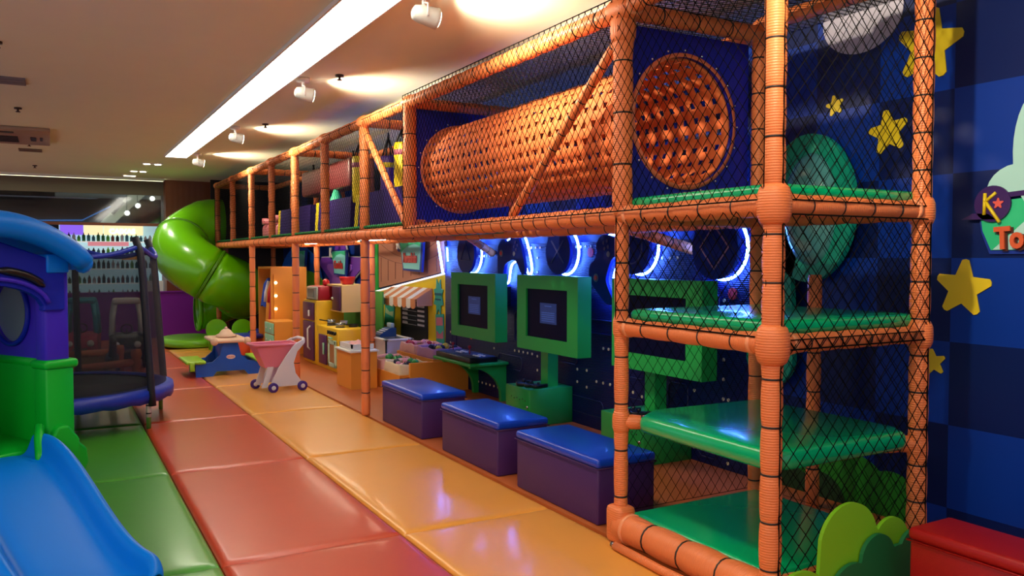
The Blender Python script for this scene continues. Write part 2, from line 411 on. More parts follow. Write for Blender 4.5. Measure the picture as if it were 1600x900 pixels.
for (y, z, r) in ((yA-.07, H2, .055), (yA-.07, H1, .05), (yB+.1, H1, .05), (yA-.09, .09, .082), (yA-.1, HT, .052)):
    obj('beam_collar', MB().lathe((X0, y-.012, z), (X0, y+.012, z), [(0, r*.9), (.004, r), (.02, r), (.024, r*.9)], 18), M('pale_foam', (238, 150, 100), .4), pg)
for (x, z, r) in ((X0+.1, H1, .047), (X1-.07, H2, .053)):
    obj('beam_collar', MB().lathe((x-.012, yB, z), (x+.012, yB, z), [(0, r*.9), (.004, r), (.02, r), (.024, r*.9)], 18), M('pale_foam', (238, 150, 100), .4), pg)
obj('post_foot', MB().box((X0, yA, .1), (.12, .13, .2), .03), foam, pg)
obj('clamp', MB().sphere((X0-.03, 7.47, 1.66), .022, n=8, k=6), steel, pg)

# cushions and decks
def cushion(poly, z0, z1, name='platform_cushion', m=gpad, r=.03):
    mb = MB()
    bm = bmesh.new(); vs = [bm.verts.new((x, y, z0)) for x, y in poly]; f = bm.faces.new(vs)
    ex = bmesh.ops.extrude_face_region(bm, geom=[f]); 
    for v in ex['geom']:
        if isinstance(v, bmesh.types.BMVert): v.co.z = z1
    bmesh.ops.recalc_face_normals(bm, faces=bm.faces)
    bmesh.ops.bevel(bm, geom=bm.edges[:], offset=r, segments=4, affect='EDGES', profile=.5)
    bm.verts.index_update()
    mb.add([v.co.copy() for v in bm.verts], [[v.index for v in q.verts] for q in bm.faces], 0, True); bm.free()
    return obj(name, mb, m, pg)
cushion([(X0+.03, yB+.03), (X1-.02, yB+.03), (X1-.02, yA-.03), (X0+.03, yA-.03)], .09, .165)
cushion([(X0+.0, yB+.04), (X0+.1, yB-.02), (X1-.1, yB-.02), (X1-.02, yB+.1), (X1-.02, yA-.04), (X0+.2, yA-.0), (X0+.02, yA-.12)][::1], .60, .69, r=.035)
cushion([(X0+.03, yB+.02), (X1+.02, yB+.02), (X1+.02, yA-.02), (X0+.03, yA-.02)], 1.17, 1.235)
cushion([(X0+.03, yB+.02), (X1+.02, yB+.02), (X1+.02, yA-.02), (X0+.03, yA-.02)], 1.75, 1.815)
cushion([(X0+.02, 6.4), (X1, 6.4), (X1, 15.25), (X0+.02, 15.25)], 1.72, 1.80, 'walkway_deck', ggrass, .02)
tr = MB(); nn = 520
tr.tube([(X0-.012, 6.45+k*8.8/nn, 1.79) for k in range(nn+1)], [.009+.008*abs(math.sin(k*PI/3)) for k in range(nn+1)], 6)
obj('deck_lacing', tr, ggrass, pg)

# netting
def net(o, u, v, W, H, cw=.048, ch=.058, r=.0017, knots=True, amp=.01, name='safety_net', m=netm):
    o = Vector(o); u = Vector(u).normalized(); v = Vector(v).normalized(); n = u.cross(v)
    mb = MB()
    def P(a, b):
        e = min(a, W-a, b, H-b); k = max(0, min(1, e/.15))
        a += k*.004*math.sin(b*21+a*9); b += k*.004*math.sin(a*17+b*5)
        return o+u*a+v*b+n*(amp*k*math.sin(2.3*a+.7)*math.sin(3.1*b+.4))
    vs = []; fs = []
    def strand(p, q):
        d = (q-p); 
        if d.length < 1e-4: return
        d.normalize(); e = n-d*n.dot(d); e.normalize(); g = d.cross(e); b0 = len(vs)
        for pt in (p, q):
            for k in range(3):
                an = 2*PI*k/3; vs.append(pt+(e*math.cos(an)+g*math.sin(an))*r)
        for k in range(3): fs.append([b0+k, b0+(k+1) % 3, b0+3+(k+1) % 3, b0+3+k])
    sl = cw/ch; kmax = int((W+H*sl)/cw)+2; seg = ch*2
    for s in (1, -1):
        for c in range(-int(H*sl/cw)-2, kmax):
            a0 = c*cw
            # a = a0 + s*sl*b
            lo, hi = 0.0, H
            if s > 0: lo = max(lo, (0-a0)/sl); hi = min(hi, (W-a0)/sl)
            else: lo = max(lo, (a0-W)/sl); hi = min(hi, a0/sl)
            if hi-lo < 1e-3: continue
            m_ = max(1, int((hi-lo)/seg)); pts = [P(a0+s*sl*(lo+(hi-lo)*i/m_), lo+(hi-lo)*i/m_) for i in range(m_+1)]
            for i in range(m_): strand(pts[i], pts[i+1])
    if knots:
        for j in range(int(2*H/ch)+1):
            b = j*ch/2
            for i in range(int(2*W/cw)+2):
                if (i+j) % 2: continue
                a = i*cw/2
                if not (0 <= a <= W): continue
                p = P(a, b); q = len(vs); k = r*1.9
                vs.extend([p+u*k, p-u*k, p+v*k*1.3, p-v*k*1.3, p+n*k, p-n*k])
                fs.extend([[q, q+2, q+4], [q+2, q+1, q+4], [q+1, q+3, q+4], [q+3, q, q+4], [q+2, q, q+5], [q+1, q+2, q+5], [q+3, q+1, q+5], [q, q+3, q+5]])
    mb.add(vs, fs, 0, False)
    mb.tube([P(0, 0), P(W, 0), P(W, H), P(0, H)], r*1.8, 5, closed=True)
    return obj(name, mb, m, pg)
FX = X0-.05
net((FX, 15.3, 1.77), (0, -1, 0), (0, 0, 1), 15.3-6.35, 1.02, amp=.01, cw=.06, ch=.07, knots=False)
net((FX-.01, 6.35, 1.74), (0, -1, 0), (0, 0, 1), 6.35-yB, 1.09, cw=.06, ch=.072, r=.002)
net((FX+.01, yA, H1+.03), (0, -1, 0), (0, 0, 1), yA-yB, .55, cw=.078, ch=.088, r=.0023)
net((X0, yB-.045, .16), (1, 0, 0), (0, 0, 1), X1-X0, 1.0, cw=.078, ch=.088, r=.0023)
net((X0, yB-.048, H1-.02), (1, 0, 0), (0, 0, 1), X1-X0, .56, cw=.078, ch=.088, r=.0023)
net((X0, yB-.045, H2+.02), (1, 0, 0), (0, 0, 1), X1-X0, 1.1, cw=.078, ch=.088, r=.0023)
net((X1+.045, yB, .15), (0, 1, 0), (0, 0, 1), yA-yB, 2.65, cw=.066, ch=.088, knots=False)
net((X0, yA+.03, .15), (1, 0, 0), (0, 0, 1), X1-X0, 1.55, cw=.066, ch=.088, knots=False)
net((X0, yA, HT+.01), (1, 0, 0), (0, 1, 0), X1-X0, 6.35-yA, knots=False)
net((X1+.045, 6.35, 1.76), (0, -1, 0), (0, 0, 1), 6.35-yA, 1.0, knots=False)
net((X0, yB, HT+.05), (1, 0, 0), (0, 1, 0), X1-X0, yA-yB, knots=False)
net((X1+.04, 15.3, 1.77), (0, -1, 0), (0, 0, 1), 15.3-6.35, 1.0, cw=.08, ch=.09, knots=False, amp=.01)

# crawl tunnel of woven straps between two blue panels
TC, TZ, TR = 3.06, 2.25, .355
tn = thing('crawl_tunnel', 'woven orange strap crawl tunnel hung between two blue panels', 'tunnel', (TC, 4.9, TZ-TR))
def holepanel(y0, th, x0, x1, z0, z1, r):
    mb = MB(); n = 48; vi = []; vo = []
    for k in range(n):
        a = 2*PI*k/n; c, s = math.cos(a), math.sin(a)
        vi.append((TC+r*c, TZ+r*s))
        t = min(((x1-TC)/c if c > 1e-6 else (x0-TC)/c if c < -1e-6 else 9), ((z1-TZ)/s if s > 1e-6 else (z0-TZ)/s if s < -1e-6 else 9))
        vo.append((TC+t*c, TZ+t*s))
    for (cx, cz) in ((x0, z0), (x1, z0), (x0, z1), (x1, z1)):
        k = min(range(n), key=lambda i: (vo[i][0]-cx)**2+(vo[i][1]-cz)**2); vo[k] = (cx, cz)
    vs = [(x, y0, z) for x, z in vi]+[(x, y0, z) for x, z in vo]+[(x, y0+th, z) for x, z in vi]+[(x, y0+th, z) for x, z in vo]
    fs = []
    for k in range(n):
        j = (k+1) % n
        fs += [[k, j, n+j, n+k], [2*n+k, 3*n+k, 3*n+j, 2*n+j], [k, 2*n+k, 2*n+j, j], [n+k, n+j, 3*n+j, 3*n+k]]
    return mb.add(vs, fs)
for y0 in (3.5, 6.33):
    p = obj('end_panel', holepanel(y0, .02, X0+.05, X1-.03, 1.80, 2.73, TR), bpanel, tn)
    fb = MB(); rm = MB()
    for k in range(20):
        a = 2*PI*k/20; x, z = TC+(TR+.035)*math.cos(a), TZ+(TR+.035)*math.sin(a)
        fb.sphere((x, y0-.003, z), .008, n=8, k=4)
    obj('bolt', fb, chrome, p)
    rm.lathe((TC, y0-.012, TZ), (TC, y0+.03, TZ), [(0, TR-.004), (0, TR+.018), (.042, TR+.018), (.042, TR-.004)], 48)
    rm.f = rm.f[:-2]; rm.m = rm.m[:-2]; rm.sm = rm.sm[:-2]
    obj('flange', rm, M('orange_edge', (225, 120, 80), .4), p)
nu, nl = 24, 30; y0, y1 = 3.52, 6.33
mb = MB(); us = []; ls_ = []
for k in range(nu): us += [(k/nu)*2*PI, (k+.61)/nu*2*PI]
for k in range(nl): ls_ += [y0+(y1-y0)*k/nl, y0+(y1-y0)*(k+.61)/nl]
ls_.append(y1)
nU = len(us)
def wr(i, j):
    return TR-.004+.003*(1 if ((i//2)+(j//2)) % 2 else -1)
vs = [(TC+wr(i, j)*math.cos(us[i]), ls_[j], TZ+wr(i, j)*math.sin(us[i])) for j in range(len(ls_)) for i in range(nU)]
fs = []
for j in range(len(ls_)-1):
    for i in range(nU):
        if i % 2 and j % 2: continue
        fs.append([j*nU+i, j*nU+(i+1) % nU, (j+1)*nU+(i+1) % nU, (j+1)*nU+i])
mb.add(vs, fs, 0, True)
obj('woven_tube', mb, strapm, tn, mods=[('SOLIDIFY', dict(thickness=.006))])

# soft blocks, roller and hanging bags on the walkway
def bag(x, y, zt, L, m, m2, label):
    t = thing('punching_bag', label, 'punching bag', (x, y, zt-L), group='hanging punching bags')
    r = .085
    obj('cover', MB().lathe((x, y, zt-L), (x, y, zt), [(0, r*.9), (.015, r), (L-.02, r), (L, r*.92)], 18), m, t)
    obj('band', MB().lathe((x, y, zt-.12), (x, y, zt), [(0, r+.002), (.05, r+.003), (.05, r+.003), (.052, r)], 18), m2, t)
    sp = MB()
    for k in range(4):
        a = PI/4+k*PI/2; sp.tube([(x+r*.8*math.cos(a), y+r*.8*math.sin(a), zt), (x, y, HT-.02)], .008, 5)
    sp.cyl((x, y, HT-.05), (x, y, HT+.03), .01, 6)
    obj('strap', sp, black, t)
byel = M('bag_yellow', (225, 195, 20), .45); bpur = M('bag_purple', (78, 36, 130), .45); bpink = M('bag_pink', (170, 90, 110), .5)
bag(2.95, 8.62, 2.6, .5, byel, bpink, 'yellow hanging punching bag farthest along the walkway')
bag(3.1, 8.15, 2.56, .46, bpur, byel, 'purple hanging punching bag with a yellow top band')
bag(2.98, 7.45, 2.61, .5, byel, bpink, 'yellow hanging punching bag closest to the crawl tunnel')
ypan = M('block_yellow', (230, 200, 30), .45); ppan = M('block_purple', (44, 24, 96), .6, spec=.2)
for (ya, yz, lb) in ((7.0, 8.5, 'purple foam block wall nearest the crawl tunnel'), (8.6, 10.0, 'purple foam block in the middle of the walkway'), (10.2, 11.9, 'purple wedge foam block with yellow end, farthest on the walkway')):
    t = thing('foam_block', lb, 'foam block', (3.0, (ya+yz)/2, 1.8), group='walkway foam blocks')
    zt = 2.17
    obj('body', MB().prism([(ya+.08, 1.80), (yz-.08, 1.80), (yz-.16, zt), (ya+.02, zt)], ((2.85, 0, 0), (0, 1, 0), (0, 0, 1), (1, 0, 0)), .3), ppan, t)
    obj('end_cap', MB().prism([(yz-.08, 1.80), (yz+.04, 1.80), (yz-.04, zt), (yz-.16, zt)], ((2.85, 0, 0), (0, 1, 0), (0, 0, 1), (1, 0, 0)), .3), ypan, t)
t = thing('padded_crossbar', 'dark red padded block mounted high above the walkway', 'padding', (3.15, 10.2, 2.34))
obj('pad', MB().b2(3.05, 3.3, 9.3, 11.4, 2.34, 2.68, .04, seg=3), M('dark_red_vinyl', (112, 42, 42), .4), t)
for y in (9.5, 11.2): obj('strap', MB().tube([(3.17, y, 2.68), (3.17, y, HT)], .014, 6), black, t)
t = thing('foam_cushion', 'pink rounded foam step at the far end of the walkway', 'foam block', (3.1, 12.6, 1.8))
obj('cushion_body', MB().b2(2.9, 3.3, 12.2, 13.2, 1.8, 2.02, .06, seg=3), M('pink_foam', (205, 110, 120), .45), t)
obj('arm_roll', MB().cyl((2.85, 12.3, 2.08), (3.35, 12.3, 2.08), .055).cyl((2.85, 12.9, 2.06), (3.35, 12.9, 2.06), .05), M('pink_foam', (205, 110, 120), .45), t)
solo('hanging_cone', MB().lathe((3.1, 9.95, 1.8), (3.1, 9.95, 2.6), [(0, .14), (.25, .12), (.4, .09), (.55, .03)], 16), M('mint_plastic', (70, 190, 150), .4), 'mint green cone standing between the purple foam blocks', 'cone')

# ---------------------------------------------------------------- tube slide
sg = M('slide_green', (104, 190, 0), .26, coat=.4)
sl = thing('tube_slide', 'lime green spiral tube slide leaving the far end of the walkway', 'slide', (2.5, 15.1, 0))
cx, cy, RH, RT = 2.47, 15.30, .50, .47
path = [(2.75, cy+RH, 2.11), (2.66, cy+RH, 2.11), (2.56, cy+RH, 2.105)]
for k in range(37):
    a = PI/2+k*R(10); path.append((cx+RH*math.cos(a), cy+RH*math.sin(a), 2.09-(.93*(k/18) if k <= 18 else .93+.6*((k-18)/18))))
path += [(2.40, cy+RH, .545), (2.33, cy+RH, .54)]
def slide_seg(pts, r, name='tube_section'):
    mb = MB(); mb.tube(pts, r, 28, cap=False); return obj(name, mb, sg, sl, mods=[('SOLIDIFY', dict(thickness=.02)), ])
cuts = [0, 9, 20, 30, len(path)-1]
for a, b in zip(cuts[:-1], cuts[1:]): slide_seg(path[a:b+1], RT if a < 30 else RT-.12)
fm = MB()
for c in cuts[1:-1]:
    d = (Vector(path[c+1])-Vector(path[c-1])).normalized(); p = Vector(path[c])
    fm.lathe(p-d*.02, p+d*.02, [(0, RT-.02), (.0, RT+.012), (.018, RT+.014), (.019, RT+.008), (.021, RT+.008), (.022, RT+.014), (.04, RT+.012), (.04, RT-.02)], 32)
    fm.f = fm.f[:-2]; fm.m = fm.m[:-2]; fm.sm = fm.sm[:-2]
obj('joint_flange', fm, M('slide_seam', (86, 150, 10), .35), sl)
er = MB(); p = Vector(path[-1]); er.lathe(p+Vector((.02, 0, 0)), p-Vector((1, 0, 0)), [(0, RT-.14), (0, RT-.10), (.03, RT-.09), (.06, RT-.10), (.06, RT-.14)], 32)
er.f = er.f[:-2]; er.m = er.m[:-2]; er.sm = er.sm[:-2]
obj('exit_ring', er, M('slide_lip', (120, 205, 40), .35), sl)
tr = MB().lathe((2.08, 15.1, 0), (2.08, 15.1, .2), [(0, .62), (.02, .66), (.1, .66), (.13, .62), (.13, .5)], 28)
trm = obj('landing_tray', tr, M('tray_green', (120, 200, 40), .35), sl)
for v in trm.data.vertices: v.co.y *= 1.15; v.co.x *= .85

# ---------------------------------------------------------------- benches
def bench(name, loc, sx, sy, h, top, body, label, grp, world=False):
    t = thing(name, label, 'bench', loc, 0, grp, world=False)
    obj('base', MB().b2(-sx/2+.008, sx/2-.008, -sy/2+.008, sy/2-.008, 0, h-.055, .012), body, t)
    obj('seat_cushion', MB().b2(-sx/2, sx/2, -sy/2, sy/2, h-.055, h, .022, seg=4), top, t)
    pp = MB()
    z = h-.055; q = .0
    pp.tube([(-sx/2, -sy/2, z), (sx/2, -sy/2, z), (sx/2, sy/2, z), (-sx/2, sy/2, z)], .004, 6, closed=True)
    obj('piping', pp, body, t)
    return t
bn = bench('storage_bench', (2.84, 4.17, 0), .42, .93, .375, bvinyl, purple, 'nearest blue-topped purple bench, beside the tower', 'gaming benches')
dup(bn, (2.84, 5.35, 0), 0, 'middle one of the three blue-topped purple benches')
dup(bn, (2.84, 6.67, 0), 0, 'farthest blue-topped purple bench, by the toy fruit crates')
bench('storage_bench', (3.27, 1.72, 0), .29, .88, .37, redv, redv, 'red vinyl bench against the blue checkered wall', None)

# ---------------------------------------------------------------- arcade wall
dotm = M('dot_cream', (235, 220, 180), .5); dotr = M('dot_red', (215, 50, 55), .5); linem = M('maze_blue', (16, 22, 70), .45)
apan = M('arcade_navy', (10, 18, 78), .4, spec=.3, wave=(22, .4, 'Z'))
ap = MB().b2(4.14, XW, 4.06, 9.0, 0, 1.64)
def dot(y, z, r=.013, mi=1): ap.prism(circ(r, 8), wf(y, z, .06), .004, mi)
def row(y0, z0, y1, z1, n):
    for k in range(n): dot(y0+(y1-y0)*k/max(1, n-1), z0+(z1-z0)*k/max(1, n-1))
row(8.85, .12, 6.75, .12, 24); row(8.85, .12, 8.85, .62, 5); row(7.3, .55, 6.95, .55, 5); row(6.85, 1.5, 6.85, .4, 9)
row(7.75, .95, 7.75, .25, 6); row(8.6, .75, 8.3, .75, 3); row(6.0, .95, 6.0, .35, 5); row(6.45, .72, 6.15, .72, 5); row(6.15, .72, 6.15, .38, 4)
row(5.75, .72, 5.45, .72, 5); row(5.45, 1.3, 5.45, .06, 11); row(5.45, .42, 5.1, .36, 4); row(5.1, .98, 5.1, .06, 8); row(5.85, .42, 5.55, .42, 4)
row(4.95, .9, 4.95, .5, 4); row(4.3, 1.2, 4.3, .5, 6); row(4.6, .8, 4.6, .1, 6); row(4.6, .28, 4.25, .28, 6); row(4.25, .5, 4.25, .05, 5)
row(8.1, 1.52, 7.85, 1.52, 5); row(7.05, 1.6, 6.8, 1.6, 4); row(6.25, 1.6, 5.95, 1.6, 5); row(5.15, 1.5, 4.8, 1.5, 5)
for (y, z) in ((8.5, .75), (6.2, 1.0), (5.95, 1.55), (6.85, 1.3), (5.15, .82), (4.22, 1.25), (8.3, .62), (7.65, .65)): dot(y, z, .045, 2)
def loop(y, z, w_, h_, r=.03):
    ap.tube([(4.139, y-w_/2+r, z-h_/2), (4.139, y+w_/2-r, z-h_/2), (4.139, y+w_/2, z-h_/2+r), (4.139, y+w_/2, z+h_/2-r), (4.139, y+w_/2-r, z+h_/2), (4.139, y-w_/2+r, z+h_/2), (4.139, y-w_/2, z+h_/2-r), (4.139, y-w_/2, z-h_/2+r)], .006, 5, 3, closed=True)
for a in ((5.3, .7, .22, .36), (4.78, .35, .22, .4), (4.78, .72, .2, .2), (5.75, .9, .4, .12), (6.3, .6, .3, .14), (7.4, .42, .5, .14), (8.2, .3, .6, .16), (8.2, .95, .5, .16), (7.2, .8, .2, .3), (5.3, .2, .2, .3), (6.0, .18, .5, .14), (4.45, 1.1, .2, .3), (5.3, 1.15, .2, .3), (8.75, .7, .12, .6), (4.45, .15, .2, .2), (7.0, 1.2, .2, .3)): loop(*a)
solo('arcade_wall_panel', ap, [apan, dotm, dotr, linem], 'dark navy maze panel with rows of dots behind the game screens', 'wall panel')
ledm = M('led_blue_white', (.07, .20, 1.0), .5, emis=LED)
ledo = M('disc_navy', (8, 30, 120), .5, spec=.15); sym = M('symbol_grey', (52, 60, 130), .45); symp = M('symbol_pink', (150, 110, 150), .45)
def disc(y, z, r, shape, label, sm=sym):
    t = thing('backlit_sign', label, 'wall sign', (4.08, y, z-r), group='backlit gaming signs')
    obj('disc', MB().prism(circ(r, 48), wf(y, z, .15), .03, 0), ledo, t)
    mb = MB()
    rg = [(4.112, y+r*1.01*math.cos(2*PI*k/48), z+r*1.01*math.sin(2*PI*k/48)) for k in range(48)]
    mb.tube(rg, .011, 6, closed=True)
    obj('led_strip', mb, ledm, t)
    mb = MB(); xx = 4.019
    q = r*.62
    if shape == 'tri': mb.tube([(xx, y, z+q), (xx, y+q*.87, z-q*.5), (xx, y-q*.87, z-q*.5)], .008, 4, closed=True)
    if shape == 'x': mb.tube([(xx, y+q*.8, z+q*.8), (xx, y-q*.8, z-q*.8)], .009, 4).tube([(xx, y-q*.8, z+q*.8), (xx, y+q*.8, z-q*.8)], .009, 4)
    if shape == 'dia': mb.tube([(xx, y, z+q*1.1), (xx, y+q, z), (xx, y, z-q*1.1), (xx, y-q, z)], .008, 4, closed=True)
    if shape == 'o': mb.tube([(xx, y+q*math.cos(2*PI*k/32), z+q*math.sin(2*PI*k/32)) for k in range(32)], .008, 4, closed=True)
    obj('symbol', mb, sm, t)
    obj('spacer', MB().cyl((4.05, y, z), (4.15, y, z), .03, 10), ledo, t)
disc(8.2, 1.545, .215, 'tri', 'round backlit sign with a triangle, left of the others')
disc(6.3, 1.555, .205, 'x', 'round backlit sign with a cross above the middle screen')
disc(5.21, 1.59, .22, 'o', 'round backlit sign half hidden behind the tower post')
disc(4.28, 1.575, .225, 'dia', 'round backlit sign with a square on its tip, behind the tower net', symp)
def pad_outline(s):
    pts = []
    half = [(0, .30), (.10, .30), (.13, .36), (.26, .38), (.40, .30), (.47, .12), (.52, -.12), (.54, -.36), (.47, -.46), (.38, -.44), (.28, -.22), (.20, -.12), (.08, -.10), (0, -.10)]
    full = half+[(-x, y) for x, y in half[::-1]]
    # chaikin smoothing
    p = [q for i, q in enumerate(full) if i == 0 or (q != full[i-1])][:-1]
    for _ in range(2):
        r_ = []
        for i in range(len(p)):
            a, b = p[i], p[(i+1) % len(p)]
            r_ += [(a[0]*.75+b[0]*.25, a[1]*.75+b[1]*.25), (a[0]*.25+b[0]*.75, a[1]*.25+b[1]*.75)]
        p = r_
    return [(x*s, y*s) for x, y in p]
def padsign(y, z, s, rot, label):
    t = thing('backlit_gamepad_sign', label, 'wall sign', (4.08, y, z-.3), group='backlit gaming signs')
    c, q = math.cos(rot), math.sin(rot)
    P = [(a*c-b*q, a*q+b*c) for a, b in pad_outline(s)]
    obj('gamepad_shape', MB().prism(P, wf(y, z, .14), .03), ledo, t)
    obj('led_strip', MB().tube([(4.112, y-a*1.01, z+b*1.01) for a, b in P], .011, 6, closed=True), ledm, t)
    def at2(a, b): return (a*c-b*q)*s, (a*q+b*c)*s
    mb = MB()
    for (a, b, r, mi) in ((-.3, .12, .075, 1), (-.3, .12, .045, 0), (.2, .0, .05, 1)):
        u, v = at2(a, b); mb.prism(circ(r*s*.9, 20), wf(y-u, z+v, .171+(0.004 if mi == 0 else 0)), .004, mi)
    for (a, b) in ((.3, .2), (.3, .06), (.23, .13), (.37, .13)):
        u, v = at2(a, b); mb.prism(circ(.03*s, 12), wf(y-u, z+v, .172), .004, 2)
    obj('buttons', mb, [dotr, M('btn_grey', (90, 95, 130), .4), M('btn_violet', (40, 40, 120), .4)], t)
    obj('spacer', MB().cyl((4.07, y, z+.02), (4.15, y, z+.02), .03, 10), ledo, t)
padsign(7.22, 1.52, .52, R(12), 'backlit gamepad silhouette between the triangle and cross signs')
padsign(5.58, 1.44, .52, R(62), 'backlit gamepad silhouette tilted upright beside the tower post')
# vertical LED edge at the left end of the arcade wall
solo('led_tube', MB().tube([(4.1, 9.12, 1.7), (4.1, 8.98, 1.32)], .014, 6), ledm, 'slanted white neon tube at the left end of the maze panel', 'light')
solo('led_tube', MB().tube([(4.1, 8.86, 1.62), (4.1, 8.84, 1.46)], .009, 6), ledm, 'short neon tube beside the triangle sign', 'light')

scrtxt = M('screen_text', (60, 92, 170), .4, emis=.22); scrbox = M('screen_dialog', (24, 50, 110), .4, emis=.25)
def screen(yc, label, dialog, tall_open=False):
    t = thing('game_screen', label, 'screen', (3.82, yc, .67), group='arcade screens')
    y0, y1, z0, z1 = yc-.5, yc+.5, .675, 1.345
    mb = MB(); x0, x1 = 3.75, 3.885; a, b, c, d = y0+.16, y1-.16, z0+.12, z1-.12
    mb.b2(x0, x1, y0, a, z0, z1).b2(x0, x1, b, y1, z0, z1).b2(x0, x1, a, b, z0, c).b2(x0, x1, a, b, d, z1).b2(x0+.03, x1, a, b, c, d)
    obj('housing', mb, egreen, t)
    s_ = obj('display', MB().b2(x0+.018, x0+.03, a, b, c, d), scr, t)
    if dialog:
        mb = MB().b2(x0+.016, x0+.018, yc-.15, yc+.12, z0+.25, z0+.43)
        obj('dialog_window', mb, scrbox, s_)
        mb = MB()
        for k in range(5): mb.b2(x0+.014, x0+.016, yc-.12, yc+.09, z0+.27+k*.018, z0+.277+k*.018)
        mb.b2(x0+.014, x0+.016, yc-.07, yc+.04, z0+.40, z0+.408)
        obj('text_line', mb, scrtxt, s_)
    obj('wall_mount', MB().b2(x1, 4.14, yc-.12, yc+.12, 1.0, 1.2), black, t)
    return t
screen(7.5, 'green-framed game screen farthest left, above the joystick shelf', True)
screen(6.07, 'green-framed game screen in the middle, on a pole', True)
screen(4.6, 'green-framed game screen behind the tower net', False)
def pedestal(ya, yb_, yp, label):
    t = thing('console_pedestal', label, 'pedestal', (3.91, (ya+yb_)/2, 0), group='green console pedestals')
    bx = obj('cabinet', MB().b2(3.68, 4.135, ya, yb_, 0, .328, .004, seg=1), egreen, t)
    obj('pole', MB().b2(3.93, 4.04, yp-.06, yp+.06, .328, .70), egreen, t)
    hl = MB()
    for k in range(6): hl.cyl((3.682, ya+.08+k*.05, .22+(k % 2)*.01), (3.676, ya+.08+k*.05, .22+(k % 2)*.01), .006, 8)
    obj('vent_hole', hl, black, bx)
    obj('lock', MB().cyl((3.682, ya+.04, .17), (3.672, ya+.04, .17), .012, 10), chrome, bx)
pedestal(6.22, 6.66, 6.38, 'green console pedestal box under the middle screen')
pedestal(4.62, 5.14, 4.86, 'green console pedestal box behind the nearest bench')
def gamepad(x, y, z, rz, label):
    t = thing('game_controller', label, 'game controller', (x, y, z), rz, 'black game controllers', world=False)
    P = pad_outline(.19)
    obj('shell', MB().prism(P, ((0, 0, 0.002), (1, 0, 0), (0, 1, 0), (0, 0, 1)), .032, smooth=True), black, t, mods=[('BEVEL', dict(width=.008, segments=2))])
    st = MB()
    for sx in (-1, 1): st.cyl((sx*.045, -.002, .03), (sx*.045, -.002, .05), .012, 10)
    obj('thumbstick', st, black, t)
gamepad(3.78, 6.50, .328, R(60), 'black game controller lying at the left on the middle pedestal')
gamepad(3.80, 6.34, .328, R(110), 'black game controller lying at the right on the middle pedestal')
gamepad(3.80, 4.86, .328, R(80), 'black game controller on the pedestal behind the tower net')
# joystick shelf
t = thing('joystick_shelf', 'green wall shelf on two curved brackets under the left screen', 'shelf', (3.9, 7.75, .1))
obj('shelf_board', MB().b2(3.68, 4.14, 7.42, 8.34, .385, .42, .012), egreen, t)
for y in (7.48, 8.12):
    P = [(0, 0), (.40, 0)]+[(.06+.34*(1-math.sin(a)), -.05-.26*(1-math.cos(a))) for a in [R(v) for v in range(0, 91, 10)]]+[(.055, -.40), (0, -.40)]
    P = [(0, 0), (.42, 0), (.42, -.02)]+[(.42-.36*math.sin(R(v)), -.02-.32*(1-math.cos(R(v)))) for v in range(10, 91, 10)]+[(.06, -.40), (0, -.40)]
    obj('bracket', MB().prism(P, ((4.14, y, .385), (-1, 0, 0), (0, 0, 1), (0, 1, 0)), .05), egreen, t)
t = thing('joystick_board', 'black two-player joystick board lying on the green shelf', 'arcade controls', (3.82, 7.72, .42))
obj('case', MB().b2(3.70, 4.03, 7.46, 8.3, .42, .475, .01), black, t)
obj('top_plate', MB().b2(3.72, 4.01, 7.48, 7.87, .475, .48).b2(3.72, 4.01, 7.90, 8.28, .475, .48), M('plate_blue', (40, 70, 110), .4), t)
for y in (7.78, 8.19):
    jj = obj('joystick', MB().cyl((3.86, y, .48), (3.86, y, .54), .006, 8).sphere((3.86, y, .555), .02, n=10, k=6), M('stick_red', (150, 20, 30), .3), t)
for yb0 in (7.52, 7.94):
    for k in range(6):
        obj('push_button', MB().cyl((3.84+(k//3)*.06, yb0+(k % 3)*.055, .48), (3.84+(k//3)*.06, yb0+(k % 3)*.055, .49), .017, 10), white, t)

barb = M('led_bar_cool', (.62, .62, 1.0), .4, emis=9); barw = M('led_bar_warm', (255, 236, 205), .4, emis=24)
for (ya_, yc_, m_, lb) in ((9.1, 13.4, barw, 'warm white led bar under the deck above the toy kitchen'),):
    t = thing('under_deck_light', lb, 'light bar', (3.4, (ya_+yc_)/2, 1.70))
    obj('housing', MB().b2(3.37, 3.43, ya_, yc_, 1.715, 1.721), white, t)
    obj('diffuser', MB().b2(3.375, 3.425, ya_+.01, yc_-.01, 1.711, 1.715), m_, t)

